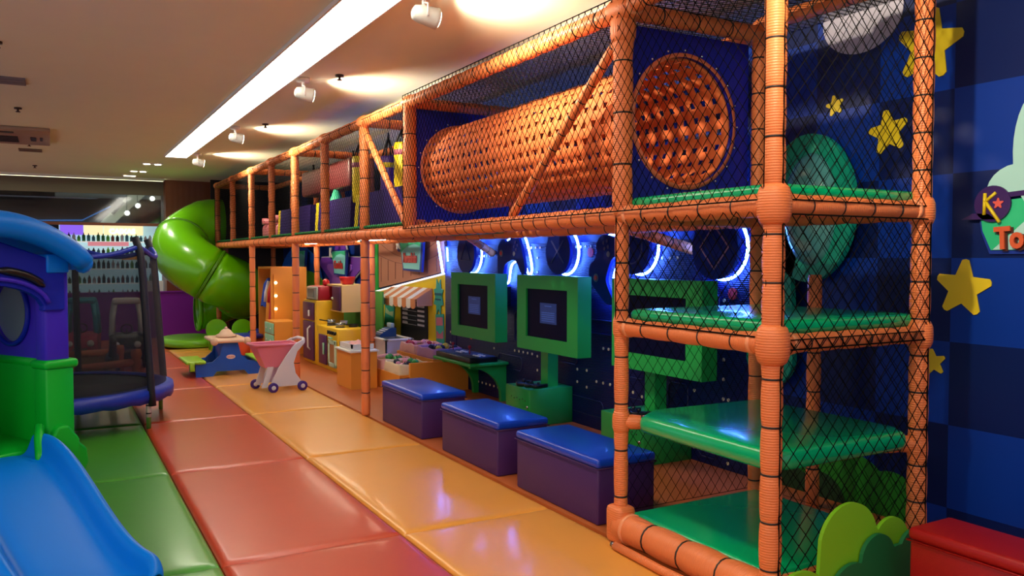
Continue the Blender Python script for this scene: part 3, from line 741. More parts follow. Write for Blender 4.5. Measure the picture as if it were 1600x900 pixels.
# ---------------------------------------------------------------- toy market
mk = thing('market_stall_panel', 'yellow market stall backdrop with posters on the side wall', 'backdrop', (4.15, 10.2, 0))
P = [(8.98, -.0), (9.02, 1.30), (11.35, 1.02), (11.1, -.0)]
obj('board', MB().prism([(-(y-10), z) for y, z in P], ((4.19, 10, 0), (0, -1, 0), (0, 0, 1), (-1, 0, 0)), .03), yel, mk)
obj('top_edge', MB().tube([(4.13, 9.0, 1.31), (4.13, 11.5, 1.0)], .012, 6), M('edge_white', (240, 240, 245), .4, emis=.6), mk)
def poster(y, z, wd, h, tilt, m, m2, name='poster'):
    c, s = math.cos(tilt), math.sin(tilt)
    fr = ((4.155, y, z), (0, -c, s), (0, s, c), (-1, 0, 0))
    p = obj(name, MB().prism([(-wd/2, -h/2), (wd/2, -h/2), (wd/2, h/2), (-wd/2, h/2)], fr, .006), m, mk)
    fr2 = ((4.149, y, z), fr[1], fr[2], (-1, 0, 0))
    obj('poster_print', MB().prism([(-wd*.42, -h*.1), (wd*.42, -h*.1), (wd*.42, h*.1), (0, h*.0), (-wd*.42, h*.1)], fr2, .002, 0).prism([(-wd*.4, h*.22), (wd*.4, h*.22), (wd*.4, h*.42), (-wd*.4, h*.42)], fr2, .002, 0), m2, p)
pteal = M('poster_teal', (50, 170, 150), .5); ppink = M('poster_pink', (200, 110, 130), .5); por = M('poster_brown', (190, 110, 60), .5)
poster(9.18, .56, .24, .5, R(4), pteal, ppink); poster(10.9, .74, .36, .42, R(-8), pteal, M('poster_pale', (190, 210, 170), .5)); poster(10.85, .36, .3, .42, R(-10), ppink, pteal)
P = []
for k in range(16):
    a = 2*PI*k/16; rr = .19 if k % 2 else .12; P.append((rr*.8*math.cos(a), rr*1.25*math.sin(a)))
obj('starburst', MB().prism(P, wf(9.22, 1.02, .045), .01), pteal, mk)
obj('starburst_word', MB().b2(4.138, 4.144, 9.12, 9.32, 1.04, 1.07).b2(4.138, 4.144, 9.14, 9.30, .98, 1.0), M('dark_teal', (10, 90, 100), .5), mk)
aw = thing('striped_awning', 'small brown and white striped awning on the yellow market wall', 'awning', (4.05, 9.95, .85))
n = 9; ya, yz = 9.42, 10.75
for k in range(n):
    a = ya+(yz-ya)*k/n; b = ya+(yz-ya)*(k+1)/n; m = M('awning_brown', (205, 130, 80), .6) if k % 2 == 0 else white
    A_ = lambda y, t: (4.155-.22*t, y, 1.12-.13*t)
    mb = MB(); th = .01
    mb.add([A_(a, 0), A_(b, 0), A_(b, 1), A_(a, 1)]+[(p[0], p[1], p[2]-th) for p in (A_(a, 0), A_(b, 0), A_(b, 1), A_(a, 1))], [[0, 1, 2, 3], [7, 6, 5, 4], [0, 4, 5, 1], [1, 5, 6, 2], [2, 6, 7, 3], [3, 7, 4, 0]])
    P = [(a, .99), (b, .99)]+[(a+(b-a)*(.5+.5*math.cos(R(v))), .90-.035*math.sin(R(v))) for v in range(0, 181, 30)]
    mb.prism(P, ((3.930, 0, 0), (0, 1, 0), (0, 0, 1), (-1, 0, 0)), .01)
    obj('stripe', mb, m, aw)
obj('side_cheek', MB().prism([(4.155, 1.11), (3.94, .985), (3.94, .90), (4.155, .90)], ((0, ya-.01, 0), (1, 0, 0), (0, 0, 1), (0, 1, 0)), .008), M('awning_brown', (205, 130, 80), .6), aw)
cb = thing('chalkboard', 'black chalkboard price list under the striped awning', 'chalkboard', (4.15, 10.0, .36))
obj('slate', MB().b2(4.14, 4.158, 9.56, 10.45, .36, .93), M('slate', (26, 26, 36), .6), cb)
mb = MB(); chalk = M('chalk', (225, 225, 225), .7)
for k, z in enumerate((.86, .80, .74, .68, .62)):
    mb.b2(4.136, 4.14, 10.2, 10.38, z, z+.028).b2(4.136, 4.14, 9.9, 10.18, z, z+.005).b2(4.136, 4.14, 9.64, 9.86, z, z+.026)
    for q in range(6): mb.b2(4.1355, 4.14, 10.22+q*.028, 10.228+q*.028, z, z+.04)
obj('chalk_line', mb, chalk, cb)
# sign boards
lav = M('wall_wood_graphic', (176, 118, 96), .5)
hb = MB().prism([(-(y-10), z) for y, z in ((9.02, 1.34), (9.1, 1.78), (11.5, 1.78), (11.5, 1.05))], ((4.195, 10, 0), (0, -1, 0), (0, 0, 1), (-1, 0, 0)), .03)
for k in range(8):
    y = 9.3+k*.28; hb.b2(4.160, 4.166, y-.004, y+.004, 1.36-(y-9)*.09, 1.55-.12*math.sin((y-9)*1.2), mi=1)
hb.tube([(4.164, 9.15+k*.1, 1.56-.14*math.sin(k/23*PI)) for k in range(24)], .004, 4, 1)
hb.tube([(4.164, 9.15+k*.1, 1.76-.25*math.sin(k/23*PI)) for k in range(24)], .004, 4, 1)
solo('market_header_panel', hb, [lav, M('line_brown', (120, 70, 60), .5)], 'pinkish brown plank-patterned header above the yellow market wall', 'wall panel')
signb = M('sign_blue', (20, 50, 150), .4); signc = M('sign_cyan', (130, 215, 220), .45); signr = M('sign_red', (200, 60, 60), .45); signm = M('sign_mint', (60, 200, 150), .45)
def cupsign(y, z, s, word, label, x=4.1, wr=1.0):
    t = thing('shop_sign', label, 'sign', (x, y, z-s*.5), group='play corner signs')
    P = [(-.5, .5), (.5, .5), (.42, -.5), (-.36, -.46)]
    P2 = [(-.46, .44), (.43, .46), (.36, -.43), (-.31, -.40)]
    fr = lambda q: ((x-q, y, z), (0, -1, 0), (0, 0, 1), (-1, 0, 0))
    b = obj('backing', MB().prism([(a*s*wr, c*s) for a, c in P], fr(0), .03), signb, t)
    obj('face', MB().prism([(a*s*wr, c*s) for a, c in P2], fr(.031), .006), signc, t)
    obj('mint_band', MB().prism([(a*s*wr, c*s) for a, c in ((-.45, .43), (.42, .45), (.41, .28), (.15, .36), (-.15, .30), (-.43, .10))], fr(.037), .004), signm, t)
    if word: obj('lettering', text_mb(word, s*.42, ((x-.044, y, z-.08*s), (0, -1, 0), (0, 0, 1), (-1, 0, 0)), .01, bold=.006, sx=2.86*wr/max(1, len(word))), signr, t)
    obj('letter_k', text_mb('K', s*.5, ((x-.044, y+s*.5*wr, z+.38*s), (0, -1, 0), (0, 0, 1), (-1, 0, 0)), .012, bold=.01), white, t)
    obj('cap_badge', MB().prism(circ(s*.24, 20, -.5*s*wr, .36*s), fr(.034), .005), M('sign_indigo', (40, 30, 120), .4), t)
    obj('spacer', MB().cyl((x, y, z), (XW-.03, y, z), .03, 8), signb, t)
cupsign(9.9, 1.53, .42, 'Mercadinho', 'blue-edged cup-shaped sign reading Mercadinho above the market wall', 4.1, 1.9)
cupsign(12.88, 1.42, .42, 'Cozinha', 'blue-edged cup-shaped sign reading Cozinha on the purple star', 4.08, 1.9)
cupsign(15.3, 1.42, .46, '', 'partly hidden cup-shaped sign on the blue rounded panel', 4.08, 1.9)
# purple star panel and blue dome panel
sp = M('star_purple', (120, 60, 190), .45); sp2 = M('star_violet', (158, 98, 212), .45)
t = thing('star_panel', 'large purple star-shaped wall panel behind the toy kitchen', 'wall panel', (4.15, 13.1, .9))
def starp(s, off, m, nm):
    P = [(x*1.9, y) for x, y in star(s, 0, .52)]
    obj(nm, MB().prism(P, wf(13.1, 1.25, off), .02), m, t)
starp(.66, .03, white, 'white_outline'); starp(.63, .05, sp, 'star_body'); starp(.36, .07, sp2, 'star_centre')
solo('kitchen_back_wall', MB().b2(3.84, 3.86, 10.35, 12.6, 0.0, 1.05), M('green_leaf_wall', (70, 150, 60), .6, bump=.2, bscale=40, var=.3), 'green leaf-print splashback behind the toy kitchen', 'wall panel')
solo('green_wall_strip', MB().b2(4.15, 4.19, 10.95+.42, 11.95, 0, 1.70), M('strip_green', (20, 165, 60), .5), 'plain bright green wall strip left of the market stall', 'wall panel')
t = thing('dome_panel', 'blue rounded wall panel with a green hill beyond the kitchen', 'wall panel', (4.15, 15.7, .9))
P = [(-1.5, -.3)]+[(1.5*math.cos(R(v)), -.3+.72*math.sin(R(v))) for v in range(180, -1, -10)]
obj('dome', MB().prism(P, wf(15.7, 1.30, .03), .02), M('dome_blue', (20, 100, 220), .45), t)
P = [(-1.5, -.5), (1.5, -.5)]+[(1.5*math.cos(R(v)), -.3+.28*math.sin(R(v))) for v in range(0, 181, 10)]
obj('hill', MB().prism(P, wf(15.5, 1.30, .055), .02), M('hill_green', (120, 205, 50), .45), t)

# kitchen furniture
kit = M('kitchen_yellow', (238, 190, 20), .42); kpurp = M('kitchen_purple', (84, 34, 84), .45); mint = M('mint', (150, 215, 180), .45)
t = thing('toy_fridge', 'tall yellow toy fridge with two purple doors', 'toy fridge', (3.42, 11.62, 0))
obj('body', MB().b2(3.22, 3.62, 11.3, 11.95, 0, .90, .015), kit, t)
d = obj('door', MB().b2(3.19, 3.22, 11.38, 11.9, .62, .87, .01), kpurp, t); obj('handle', MB().box((3.17, 11.5, .72), (.03, .03, .09), .01), white, d)
d = obj('door', MB().b2(3.19, 3.22, 11.38, 11.9, .05, .6, .01), kpurp, t); obj('handle', MB().tube([(3.19, 11.5, .2), (3.15, 11.5, .24), (3.15, 11.5, .5), (3.19, 11.5, .54)], .012, 6), white, d)
t = thing('toy_stove', 'yellow toy stove unit with oven window and purple cupboard', 'toy stove', (3.42, 10.8, 0))
obj('body', MB().b2(3.22, 3.62, 10.3, 11.29, .0, .575, .015), kit, t)
d = obj('cupboard_door', MB().b2(3.195, 3.22, 10.78, 11.12, .06, .46, .01), kpurp, t); obj('handle', MB().box((3.18, 10.84, .28), (.02, .05, .16), .01), mint, d)
od = MB().b2(3.195, 3.22, 10.36, 10.7, .06, .12, .01).b2(3.195, 3.22, 10.36, 10.7, .36, .42, .01).b2(3.195, 3.22, 10.36, 10.42, .06, .42, .01).b2(3.195, 3.22, 10.64, 10.7, .06, .42, .01)
d = obj('oven_door', od, M('oven_mint', (185, 220, 190), .4), t); obj('oven_glass', MB().b2(3.205, 3.215, 10.42, 10.64, .12, .36), M('oven_glass', (150, 110, 70), .2), d)
obj('handle', MB().cyl((3.18, 10.45, .45), (3.18, 10.6, .45), .012, 8), mint, d)
for k in range(4): obj('knob', MB().cyl((3.22, 10.4+k*.09, .515), (3.195, 10.4+k*.09, .515), .022, 10).box((3.19, 10.4+k*.09, .515), (.012, .012, .05)), black, t)
for i_, (dx, dy) in enumerate(((.1, .3), (.28, .3), (.1, .7), (.28, .7))): obj('burner', MB().cyl((3.24+dx, 10.3+dy, .575), (3.24+dx, 10.3+dy, .585), .06, 12), M('burner_grey', (70, 70, 70), .4), t)
pot = M('pot_steel', (170, 170, 165), .25, .9)
def panset(x, y, z, r, h, m, label, handle=True):
    t = thing('toy_pan', label, 'toy pan', (x, y, z), group='toy pans on the stove')
    obj('bowl', MB().lathe((x, y, z), (x, y, z+1), [(0, r*.7), (.005, r*.85), (h, r), (h, r*.93), (.01, r*.7)], 14), m, t)
    if handle: obj('handle', MB().tube([(x-r, y-.02, z+h*.8), (x-r-.12, y-.06, z+h+.01)], .008, 6), black, t)
panset(3.34, 10.6, .585, .07, .05, pot, 'steel toy pan on the near front burner'); panset(3.52, 10.6, .585, .075, .03, black, 'black toy frying pan on the near back burner')
panset(3.34, 11.0, .585, .06, .07, pot, 'deep steel toy pot on the far front burner'); panset(3.52, 11.0, .585, .055, .05, white, 'white toy bowl on the far back burner', False)
CY = 10.78
t = thing('hanging_cupboard', 'cream toy wall cupboard with an open purple door', 'cupboard', (3.62, CY+.35, .76))
cream = M('cream_board', (235, 200, 130), .5)
obj('carcass', MB().b2(3.42, 3.82, CY, CY+.03, .76, 1.13).b2(3.42, 3.82, CY+.67, CY+.7, .76, 1.13).b2(3.42, 3.82, CY+.03, CY+.67, .76, .785).b2(3.42, 3.82, CY+.03, CY+.67, 1.105, 1.13).b2(3.79, 3.82, CY+.03, CY+.67, .785, 1.105), cream, t)
d = obj('door', MB().box((3.40, CY+.17, .945), (.02, .34, .33), .006), kpurp, t); obj('knob', MB().sphere((3.38, CY+.29, .945), .02, n=8, k=6), white, d)
t = thing('toy_pot', 'red toy pot standing on the hanging cupboard', 'toy pot', (3.6, CY+.3, 1.13))
obj('bowl', MB().lathe((3.6, CY+.3, 1.13), (3.6, CY+.3, 2), [(0, .07), (.02, .09), (.09, .11), (.11, .11), (.11, .09)], 18), M('toy_red', (190, 30, 40), .3), t)
t = thing('toy_microwave', 'red toy microwave on top of the yellow fridge', 'toy microwave', (3.42, 11.62, .90))
obj('body', MB().b2(3.27, 3.6, 11.36, 11.9, .90, 1.10, .015), M('micro_red', (170, 24, 50), .35), t)
obj('front', MB().b2(3.245, 3.27, 11.38, 11.88, .91, 1.09, .008), M('micro_front', (190, 200, 190), .4), t)
obj('window', MB().b2(3.24, 3.246, 11.5, 11.82, .94, 1.06), M('micro_win', (90, 120, 130), .3), t)
t = thing('toy_apple', 'round red toy on the red toy microwave', 'toy', (3.42, 11.5, 1.10))
obj('fruit', MB().sphere((3.42, 11.5, 1.15), .052), M('toy_red', (190, 30, 40), .3), t); obj('stem', MB().cyl((3.42, 11.5, 1.195), (3.42, 11.5, 1.22), .006, 6), M('stem_brown', (90, 60, 30), .6), t)
# counter island
t = thing('counter_unit', 'plain orange wooden counter box beside the support post', 'counter', (3.26, 9.25, 0))
obj('body', MB().b2(2.95, 3.26, 8.97, 9.5, 0, .42), yorange, t); obj('worktop', MB().b2(2.93, 3.28, 8.95, 9.52, .42, .445, .006), white, t)
t = thing('dish_rack', 'white toy sink tray with pink cloth on the orange counter', 'tray', (3.2, 9.25, .445))
obj('tray', MB().b2(2.97, 3.24, 9.02, 9.46, .445, .465, .006).b2(2.97, 3.24, 9.02, 9.04, .465, .51).b2(2.97, 2.99, 9.02, 9.46, .465, .51).b2(2.97, 3.24, 9.44, 9.46, .465, .51), white, t)
def rag(cx_, cy_, z, w_, d_, h_, seed):
    rnd = random.Random(seed); ph = [rnd.random()*6 for _ in range(6)]
    def f(u, v):
        x = (u-.5)*w_; y = (v-.5)*d_; e = math.sin(PI*u)*math.sin(PI*v)
        return (cx_+x*(1+.1*math.sin(v*9+ph[0])), cy_+y*(1+.1*math.sin(u*8+ph[1])), z+h_*(.15+.55*e+.3*math.sin(u*11+ph[2])*math.sin(v*10+ph[3])*(.4+.6*e))+.005)
    return MB().grid(16, 16, f)
pinkc = M('pink_cloth', (225, 165, 160), .8); palec = M('pale_cloth', (225, 205, 170), .8); lilac = M('lilac_cloth', (180, 130, 170), .8); redc = M('crimson_cloth', (190, 50, 80), .8)
obj('cloth', rag(3.12, 9.24, .466, .2, .34, .08, 3), pinkc, t, mods=[('SOLIDIFY', dict(thickness=.004))])
# white wire crate and blue cash register
t = thing('white_crate', 'white translucent plastic crate beside the market wall', 'crate', (3.75, 9.85, .22))
mb = MB()
for (a, b, c, d) in ((3.6, 3.62, 9.6, 10.15), (3.93, 3.95, 9.6, 10.15), (3.6, 3.95, 9.6, 9.62), (3.6, 3.95, 10.13, 10.15)): mb.b2(a, b, c, d, .24, .47)
mb.b2(3.6, 3.95, 9.6, 10.15, .22, .24); obj('tub', mb, M('milky_plastic', (205, 215, 220), .4), t)
obj('rim', MB().b2(3.58, 3.97, 9.58, 9.63, .465, .49, .006).b2(3.58, 3.97, 10.12, 10.17, .465, .49, .006).b2(3.58, 3.63, 9.58, 10.17, .465, .49, .006).b2(3.92, 3.97, 9.58, 10.17, .465, .49, .006), white, t)
solo('crate_stand', MB().b2(3.6, 3.95, 9.6, 10.15, 0, .04).b2(3.6, 3.95, 9.6, 9.63, .04, .22).b2(3.6, 3.95, 10.12, 10.15, .04, .22).b2(3.6, 3.95, 9.6, 10.15, .19, .22), yorange, 'low orange stand carrying the white plastic crate', 'stand')
t = thing('toy_cash_register', 'blue toy cash register on the rim of the white crate', 'toy register', (3.78, 10.0, .49))
obj('body', MB().prism([(3.64, .49), (3.86, .49), (3.86, .60), (3.78, .60), (3.64, .52)], ((0, 9.9, 0), (1, 0, 0), (0, 0, 1), (0, 1, 0)), .22), M('register_blue', (30, 70, 120), .4), t)
mb = MB()
for i in range(3):
    for k in range(4): mb.box((3.675+i*.035, 9.935+k*.05, .545+i*.018), (.022, .035, .01), .003)
obj('key', mb, white, t)
obj('display', MB().b2(3.80, 3.85, 9.93, 10.09, .60, .66, .01), M('reg_grey', (160, 185, 195), .4), t)
# market crates with liners and toy fruit
t = thing('market_display_stand', 'two-step orange display stand holding the toy fruit crates', 'display stand', (3.75, 8.9, 0))
obj('side_panel', MB().b2(3.42, 4.13, 8.36, 8.4, 0, .34), yorange, t); obj('side_panel', MB().b2(3.42, 4.13, 9.5, 9.54, 0, .3), yorange, t)
obj('shelf', MB().b2(3.31, 3.71, 8.4, 9.5, .18, .208), yorange, t); obj('shelf', MB().b2(3.71, 4.12, 8.4, 9.5, .33, .358), yorange, t)
obj('front_board', MB().b2(3.71, 3.73, 8.4, 9.5, .0, .33), yorange, t); obj('front_board', MB().b2(3.31, 3.33, 8.4, 9.5, 0, .18), yorange, t)
wood = M('crate_wood', (205, 160, 110), .6)
def crate(x, y, z, wx, wy, cl, colors, label, seed, cloth_label):
    t = thing('toy_crate', label, 'crate', (x, y, z), group='toy fruit crates')
    mb = MB()
    for k in range(2):
        zz = z+.01+k*.04
        mb.b2(x-wx/2, x-wx/2+.008, y-wy/2, y+wy/2, zz, zz+.03).b2(x+wx/2-.008, x+wx/2, y-wy/2, y+wy/2, zz, zz+.03).b2(x-wx/2, x+wx/2, y-wy/2, y-wy/2+.008, zz, zz+.03).b2(x-wx/2, x+wx/2, y+wy/2-.008, y+wy/2, zz, zz+.03)
    mb.b2(x-wx/2, x+wx/2, y-wy/2, y+wy/2, z, z+.01); obj('slatted_box', mb, wood, t)
    rnd = random.Random(seed)
    def f(u, v):
        a = 2*PI*u; sx = max(-1, min(1, 1.35*math.cos(a))); sy = max(-1, min(1, 1.35*math.sin(a)))
        r_ = 1+.16*v; dr = (v-.35)*.07 if v > .35 else 0
        return (x+sx*wx/2*r_, y+sy*wy/2*r_, z+.07+(.05*v*(1-v)*4)-dr*2.2+.018*math.sin(a*7+seed+v*4)*v)
    obj('liner', MB().grid(40, 6, f, closeu=True), cl, t, mods=[('SOLIDIFY', dict(thickness=.004))])
    for k in range(8):
        c = colors[k % len(colors)]; rr = rnd.uniform(.028, .042)
        fx, fy = x+(rnd.random()-.5)*(wx-.1), y+(-.5+(k+.5)/8)*(wy-.06)
        ft = thing('toy_fruit', f'{c[1]} toy fruit in the {cloth_label}', 'toy fruit', (fx, fy, z+.05), group='toy fruit in the '+cloth_label)
        obj('skin', MB().sphere((fx, fy, z+.06+rr), rr, n=10, k=7, sc_=(1, rnd.uniform(.9, 1.5), 1)), c[0], ft)
        obj('stem', MB().cyl((fx, fy, z+.06+2*rr-.004), (fx, fy, z+.06+2*rr+.012), .004, 5), M('stem_green', (40, 110, 40), .6), ft)
g_ = (M('fruit_green', (30, 150, 60), .35), 'green'); dg = (M('fruit_dark', (20, 24, 50), .35), 'dark'); rr_ = (M('fruit_crimson', (190, 30, 60), .35), 'crimson'); yy = (M('fruit_yellow', (225, 190, 60), .35), 'yellow'); pk = (M('fruit_pink', (225, 150, 170), .4), 'pink')
crate(3.92, 9.22, .36, .34, .46, pinkc, [rr_, pk], 'toy fruit crate with pink liner at the left on the upper step', 1, 'upper left crate')
crate(3.92, 8.68, .36, .34, .46, lilac, [dg, dg, yy], 'toy fruit crate with lilac liner at the right on the upper step', 2, 'upper right crate')
crate(3.51, 9.22, .21, .34, .46, pinkc, [g_, g_], 'toy fruit crate with green fruit on the lower step', 3, 'lower left crate')
crate(3.51, 8.68, .21, .34, .46, palec, [dg, pk, g_], 'toy fruit crate with pale liner on the lower step near the benches', 4, 'lower right crate')

# wardrobe corner
WX, WY0, WY1 = 2.93, 12.74, 13.62
t = thing('costume_wardrobe', 'tall orange open wardrobe full of costumes past the kitchen', 'wardrobe', (3.2, 13.2, 0))
obj('side_panel', MB().b2(WX, WX+.55, WY0, WY0+.03, 0, 1.36), yorange, t); obj('side_panel', MB().b2(WX, WX+.55, WY1-.03, WY1, 0, 1.36), yorange, t)
obj('top_board', MB().b2(WX, WX+.55, WY0+.03, WY1-.03, 1.33, 1.36), yorange, t); obj('back_board', MB().b2(WX+.52, WX+.55, WY0+.03, WY1-.03, .03, 1.33), yorange, t)
obj('bottom_board', MB().b2(WX, WX+.55, WY0+.03, WY1-.03, 0.0, .03), yorange, t)
obj('rail', MB().cyl((WX+.2, WY0+.03, 1.24), (WX+.2, WY1-.03, 1.24), .012), steel, t)
def costume(y, m, m2, L, label, seed):
    t = thing('costume', label, 'costume', (WX+.2, y, 1.2-L), group='costumes on the rail')
    rnd = random.Random(seed); ph = rnd.random()*5
    def f(u, v):
        a = 2*PI*u; wd = .04+.085*min(1, v*4)*(1+.2*v); fold = 1+.15*math.sin(a*5+ph)*v
        return (WX+.16+.10*math.cos(a)*fold*(.5+.5*min(1, v*5))-.05*v, y+wd*math.sin(a)*fold, 1.18-L*v+.015*math.sin(a*4+ph)*v)
    obj('garment', MB().grid(28, 14, f, closeu=True), m, t)
    obj('sleeve', MB().tube([(WX+.12, y-.06, 1.12), (WX+.06, y-.1, .95), (WX+.05, y-.09, .8)], [.035, .03, .028], 10), m2, t)
    obj('hanger', MB().tube([(WX+.2, y, 1.255), (WX+.18, y, 1.22), (WX+.17, y, 1.18)], .006, 5).tube([(WX+.17, y-.09, 1.14), (WX+.17, y, 1.19), (WX+.17, y+.09, 1.14)], .007, 5), black, t)
costume(12.95, M('costume_red', (205, 40, 45), .7), M('costume_red2', (190, 60, 110), .7), .8, 'red costume hanging nearest in the wardrobe', 1)
costume(13.2, M('costume_orange', (235, 150, 40), .7), M('costume_red', (205, 40, 45), .7), .9, 'orange-yellow costume hanging in the middle of the wardrobe', 2)
costume(13.44, M('costume_blue', (30, 70, 180), .7), M('costume_white', (220, 220, 230), .7), .45, 'short blue costume hanging at the far end of the wardrobe', 3)
t = thing('drawer_unit', 'low orange unit with four mint green drawers in front of the wardrobe', 'drawers', (3.1, 12.4, 0))
obj('carcass', MB().b2(2.84, 3.18, 12.14, 12.72, 0, .56), yorange, t)
for i in range(2):
    for k in range(2):
        d = obj('drawer', MB().b2(2.815, 2.84, 12.17+i*.27, 12.41+i*.27, .2+k*.175, .36+k*.175, .008), mint, t)
        obj('knob', MB().sphere((2.808, 12.29+i*.27, .28+k*.175), .012, n=8, k=6), white, d)
ul = M('cabinet_light', (255, 235, 190), .5, emis=5)
t = thing('vanity_light_strip', 'row of three warm vanity bulbs on the side of the wardrobe', 'light', (2.99, 12.72, .6))
obj('backing', MB().b2(2.97, 3.02, 12.715, 12.735, .55, 1.25), yorange, t)
for z in (.72, .92, 1.12): obj('bulb', MB().sphere((2.995, 12.70, z), .022, n=10, k=6), ul, t)
# stools
for (x, y, r, h, lb) in ((2.98, 13.98, .2, .3, 'small orange drum stool with blue lid beyond the wardrobe'), (2.62, 13.2, .27, .30, 'large orange drum stool with blue lid right of the picnic table')):
    t = thing('drum_stool', lb, 'stool', (x, y, 0), group='orange drum stools')
    obj('drum', MB().lathe((x, y, 0), (x, y, 1), [(0, r*.95), (.02, r), (h-.06, r), (h-.05, r*.98)], 24), M('drum_orange', (215, 80, 40), .4), t)
    obj('lid', MB().lathe((x, y, h-.05), (x, y, 2), [(0, r+.015), (.04, r+.02), (.06, r*.9), (.065, r*.5)], 24), M('lid_blue', (40, 50, 170), .35), t)
for (x, y, lb) in ((2.35, 14.05, 'small lime green round-backed child chair by the slide exit'), (2.72, 13.85, 'lime green round-backed child chair behind the drum stools')):
    t = thing('child_chair', lb, 'chair', (x, y, 0), group='lime child chairs')
    obj('backrest', MB().prism(circ(.17, 24), ((x-.17+.17, y, .33), (1, 0, 0), (0, 0, 1), (0, 1, 0)), .03), sg, t)
    obj('seat', MB().b2(x-.15, x+.15, y-.28, y, .2, .24, .015), sg, t)
    for sx in (-.12, .12):
        for sy in (-.25, -.03): obj('leg', MB().cyl((x+sx, y+sy, 0), (x+sx, y+sy, .21), .016, 8), sg, t)

# ---------------------------------------------------------------- picnic table
pt = thing('toddler_picnic_table', 'blue toddler picnic table with pale top and lime seats', 'picnic table', (1.98, 11.15, 0), world=False)
pblue = M('toy_blue', (14, 84, 190), .38); plime = M('toy_lime', (150, 205, 40), .38); pbei = M('toy_beige', (225, 190, 160), .45)
P = [(-.42, 0), (-.22, 0), (-.17, .06), (.17, .06), (.22, 0), (.42, 0), (.42, .16), (.22, .18), (.13, .26), (.09, .42), (-.09, .42), (-.13, .26), (-.22, .18), (-.42, .16)]
for yy0 in (-.3, .26): obj('leg_panel', MB().prism(P, ((0, yy0, 0), (1, 0, 0), (0, 0, 1), (0, 1, 0)), .04), pblue, pt)
obj('centre_box', MB().b2(-.1, .1, -.27, .27, .1, .41, .02), pblue, pt)
obj('tabletop', MB().b2(-.22, .22, -.36, .36, .42, .465, .02, seg=3).sphere((-.2, -.33, .44), .05, n=10, k=6).sphere((.2, -.33, .44), .05, n=10, k=6), pbei, pt)
for s_ in (-1, 1):
    st = obj('seat', MB().b2(s_*.42-.12, s_*.42+.12, -.34, .34, .165, .205, .018, seg=3).b2(s_*.42+.05*s_-.03, s_*.42+.05*s_+.03, -.355, -.33, .08, .19, .01), plime, pt)
lg = obj('logo_badge', MB().prism(circ(.028, 20, 0, 0, 2.0), ((0, -.303, .24), (1, 0, 0), (0, 0, 1), (0, -1, 0)), .006), M('badge_white', (225, 205, 205), .4), pt)
obj('badge_word', text_mb('little tikes', .03, ((0, -.310, .24), (1, 0, 0), (0, 0, 1), (0, -1, 0)), .002, sx=.7), M('badge_red', (190, 30, 40), .4), lg)
t = thing('toy_hat', 'small beige lidded toy pot on the picnic table', 'toy pot', (1.98, 11.15, .465))
obj('bowl', MB().lathe((1.98, 11.15, .465), (1.98, 11.15, 2), [(0, .09), (.01, .13), (.03, .13), (.05, .09), (.09, .06), (.11, .03)], 16), pbei, t)
obj('lid_knob', MB().sphere((1.98, 11.15, .585), .02, n=8, k=6), M('pale_pink', (225, 180, 170), .5), t)

# ---------------------------------------------------------------- shopping cart
ct = thing('toy_shopping_cart', 'pink and white toy shopping cart with purple wheels', 'shopping cart', (2.25, 9.42, 0), R(3), world=False)
pinkp = M('cart_pink', (228, 128, 150), .4); cwh = M('cart_white', (222, 220, 226), .4); cpur = M('wheel_purple', (66, 30, 130), .4)
def lerp(a, b, t): return a+(b-a)*t
mb = MB(); # tapered basket: top rim z .50, bottom .26
T = [(-.30, -.17), (.17, -.17), (.17, .17), (-.30, .17)]; Bm = [(-.19, -.12), (.08, -.12), (.08, .12), (-.19, .12)]
th = .012
vs = [(x, y, .52) for x, y in T]+[(x, y, .27) for x, y in Bm]+[(x*.95, y*.92, .52) for x, y in T]+[(x*.95, y*.92, .285) for x, y in Bm]
fs = [[i, (i+1) % 4, 4+(i+1) % 4, 4+i] for i in range(4)]+[[8+i, 12+i, 12+(i+1) % 4, 8+(i+1) % 4] for i in range(4)]+[[4, 5, 6, 7], [12, 15, 14, 13]]+[[i, 8+i, 8+(i+1) % 4, (i+1) % 4] for i in range(4)]
mb.add(vs, fs); obj('basket', mb, pinkp, ct)
obj('basket_rim', MB().tube([(-.31, -.18, .525), (.18, -.18, .525), (.18, .18, .525), (-.31, .18, .525)], .016, 8, closed=True), pinkp, ct)
for sy in (-1, 1):
    P = [(-.16, .06), (.20, .06), (.20, .10), (.13, .2), (.11, .32), (.15, .44), (.24, .54), (.20, .57), (.12, .53), (.02, .40), (-.06, .28), (-.12, .16)]
    obj('side_frame', MB().prism(P, ((0, sy*.185-.012, 0), (1, 0, 0), (0, 0, 1), (0, 1, 0)), .024), cwh, ct, mods=[('BEVEL', dict(width=.006, segments=2))])
    obj('front_strut', MB().prism([(-.24, .05), (-.18, .05), (-.1, .28), (-.17, .28)], ((0, sy*.13-.01, 0), (1, 0, 0), (0, 0, 1), (0, 1, 0)), .02), cwh, ct)
obj('handle', MB().tube([(.22, -.19, .55), (.25, -.1, .575), (.25, .1, .575), (.22, .19, .55)], .02, 8), cwh, ct)
for (x, y) in ((-.13, -.21), (.2, -.21), (-.22, .19), (.16, .19)):
    wv = obj('wheel', MB().lathe((x, y-.02, .055), (x, y+.02, .055), [(0, .03), (.002, .05), (.008, .056), (.032, .056), (.038, .05), (.04, .03)], 20), cpur, ct)
    obj('hubcap', MB().lathe((x, y-.026, .055), (x, y+.02, .055), [(0, .012), (.003, .024), (.008, .026)], 14), cwh, wv)
obj('axle', MB().cyl((-.13, -.2, .055), (-.22, .2, .055), .008, 8).cyl((.2, -.2, .055), (.16, .2, .055), .008, 8), cwh, ct)

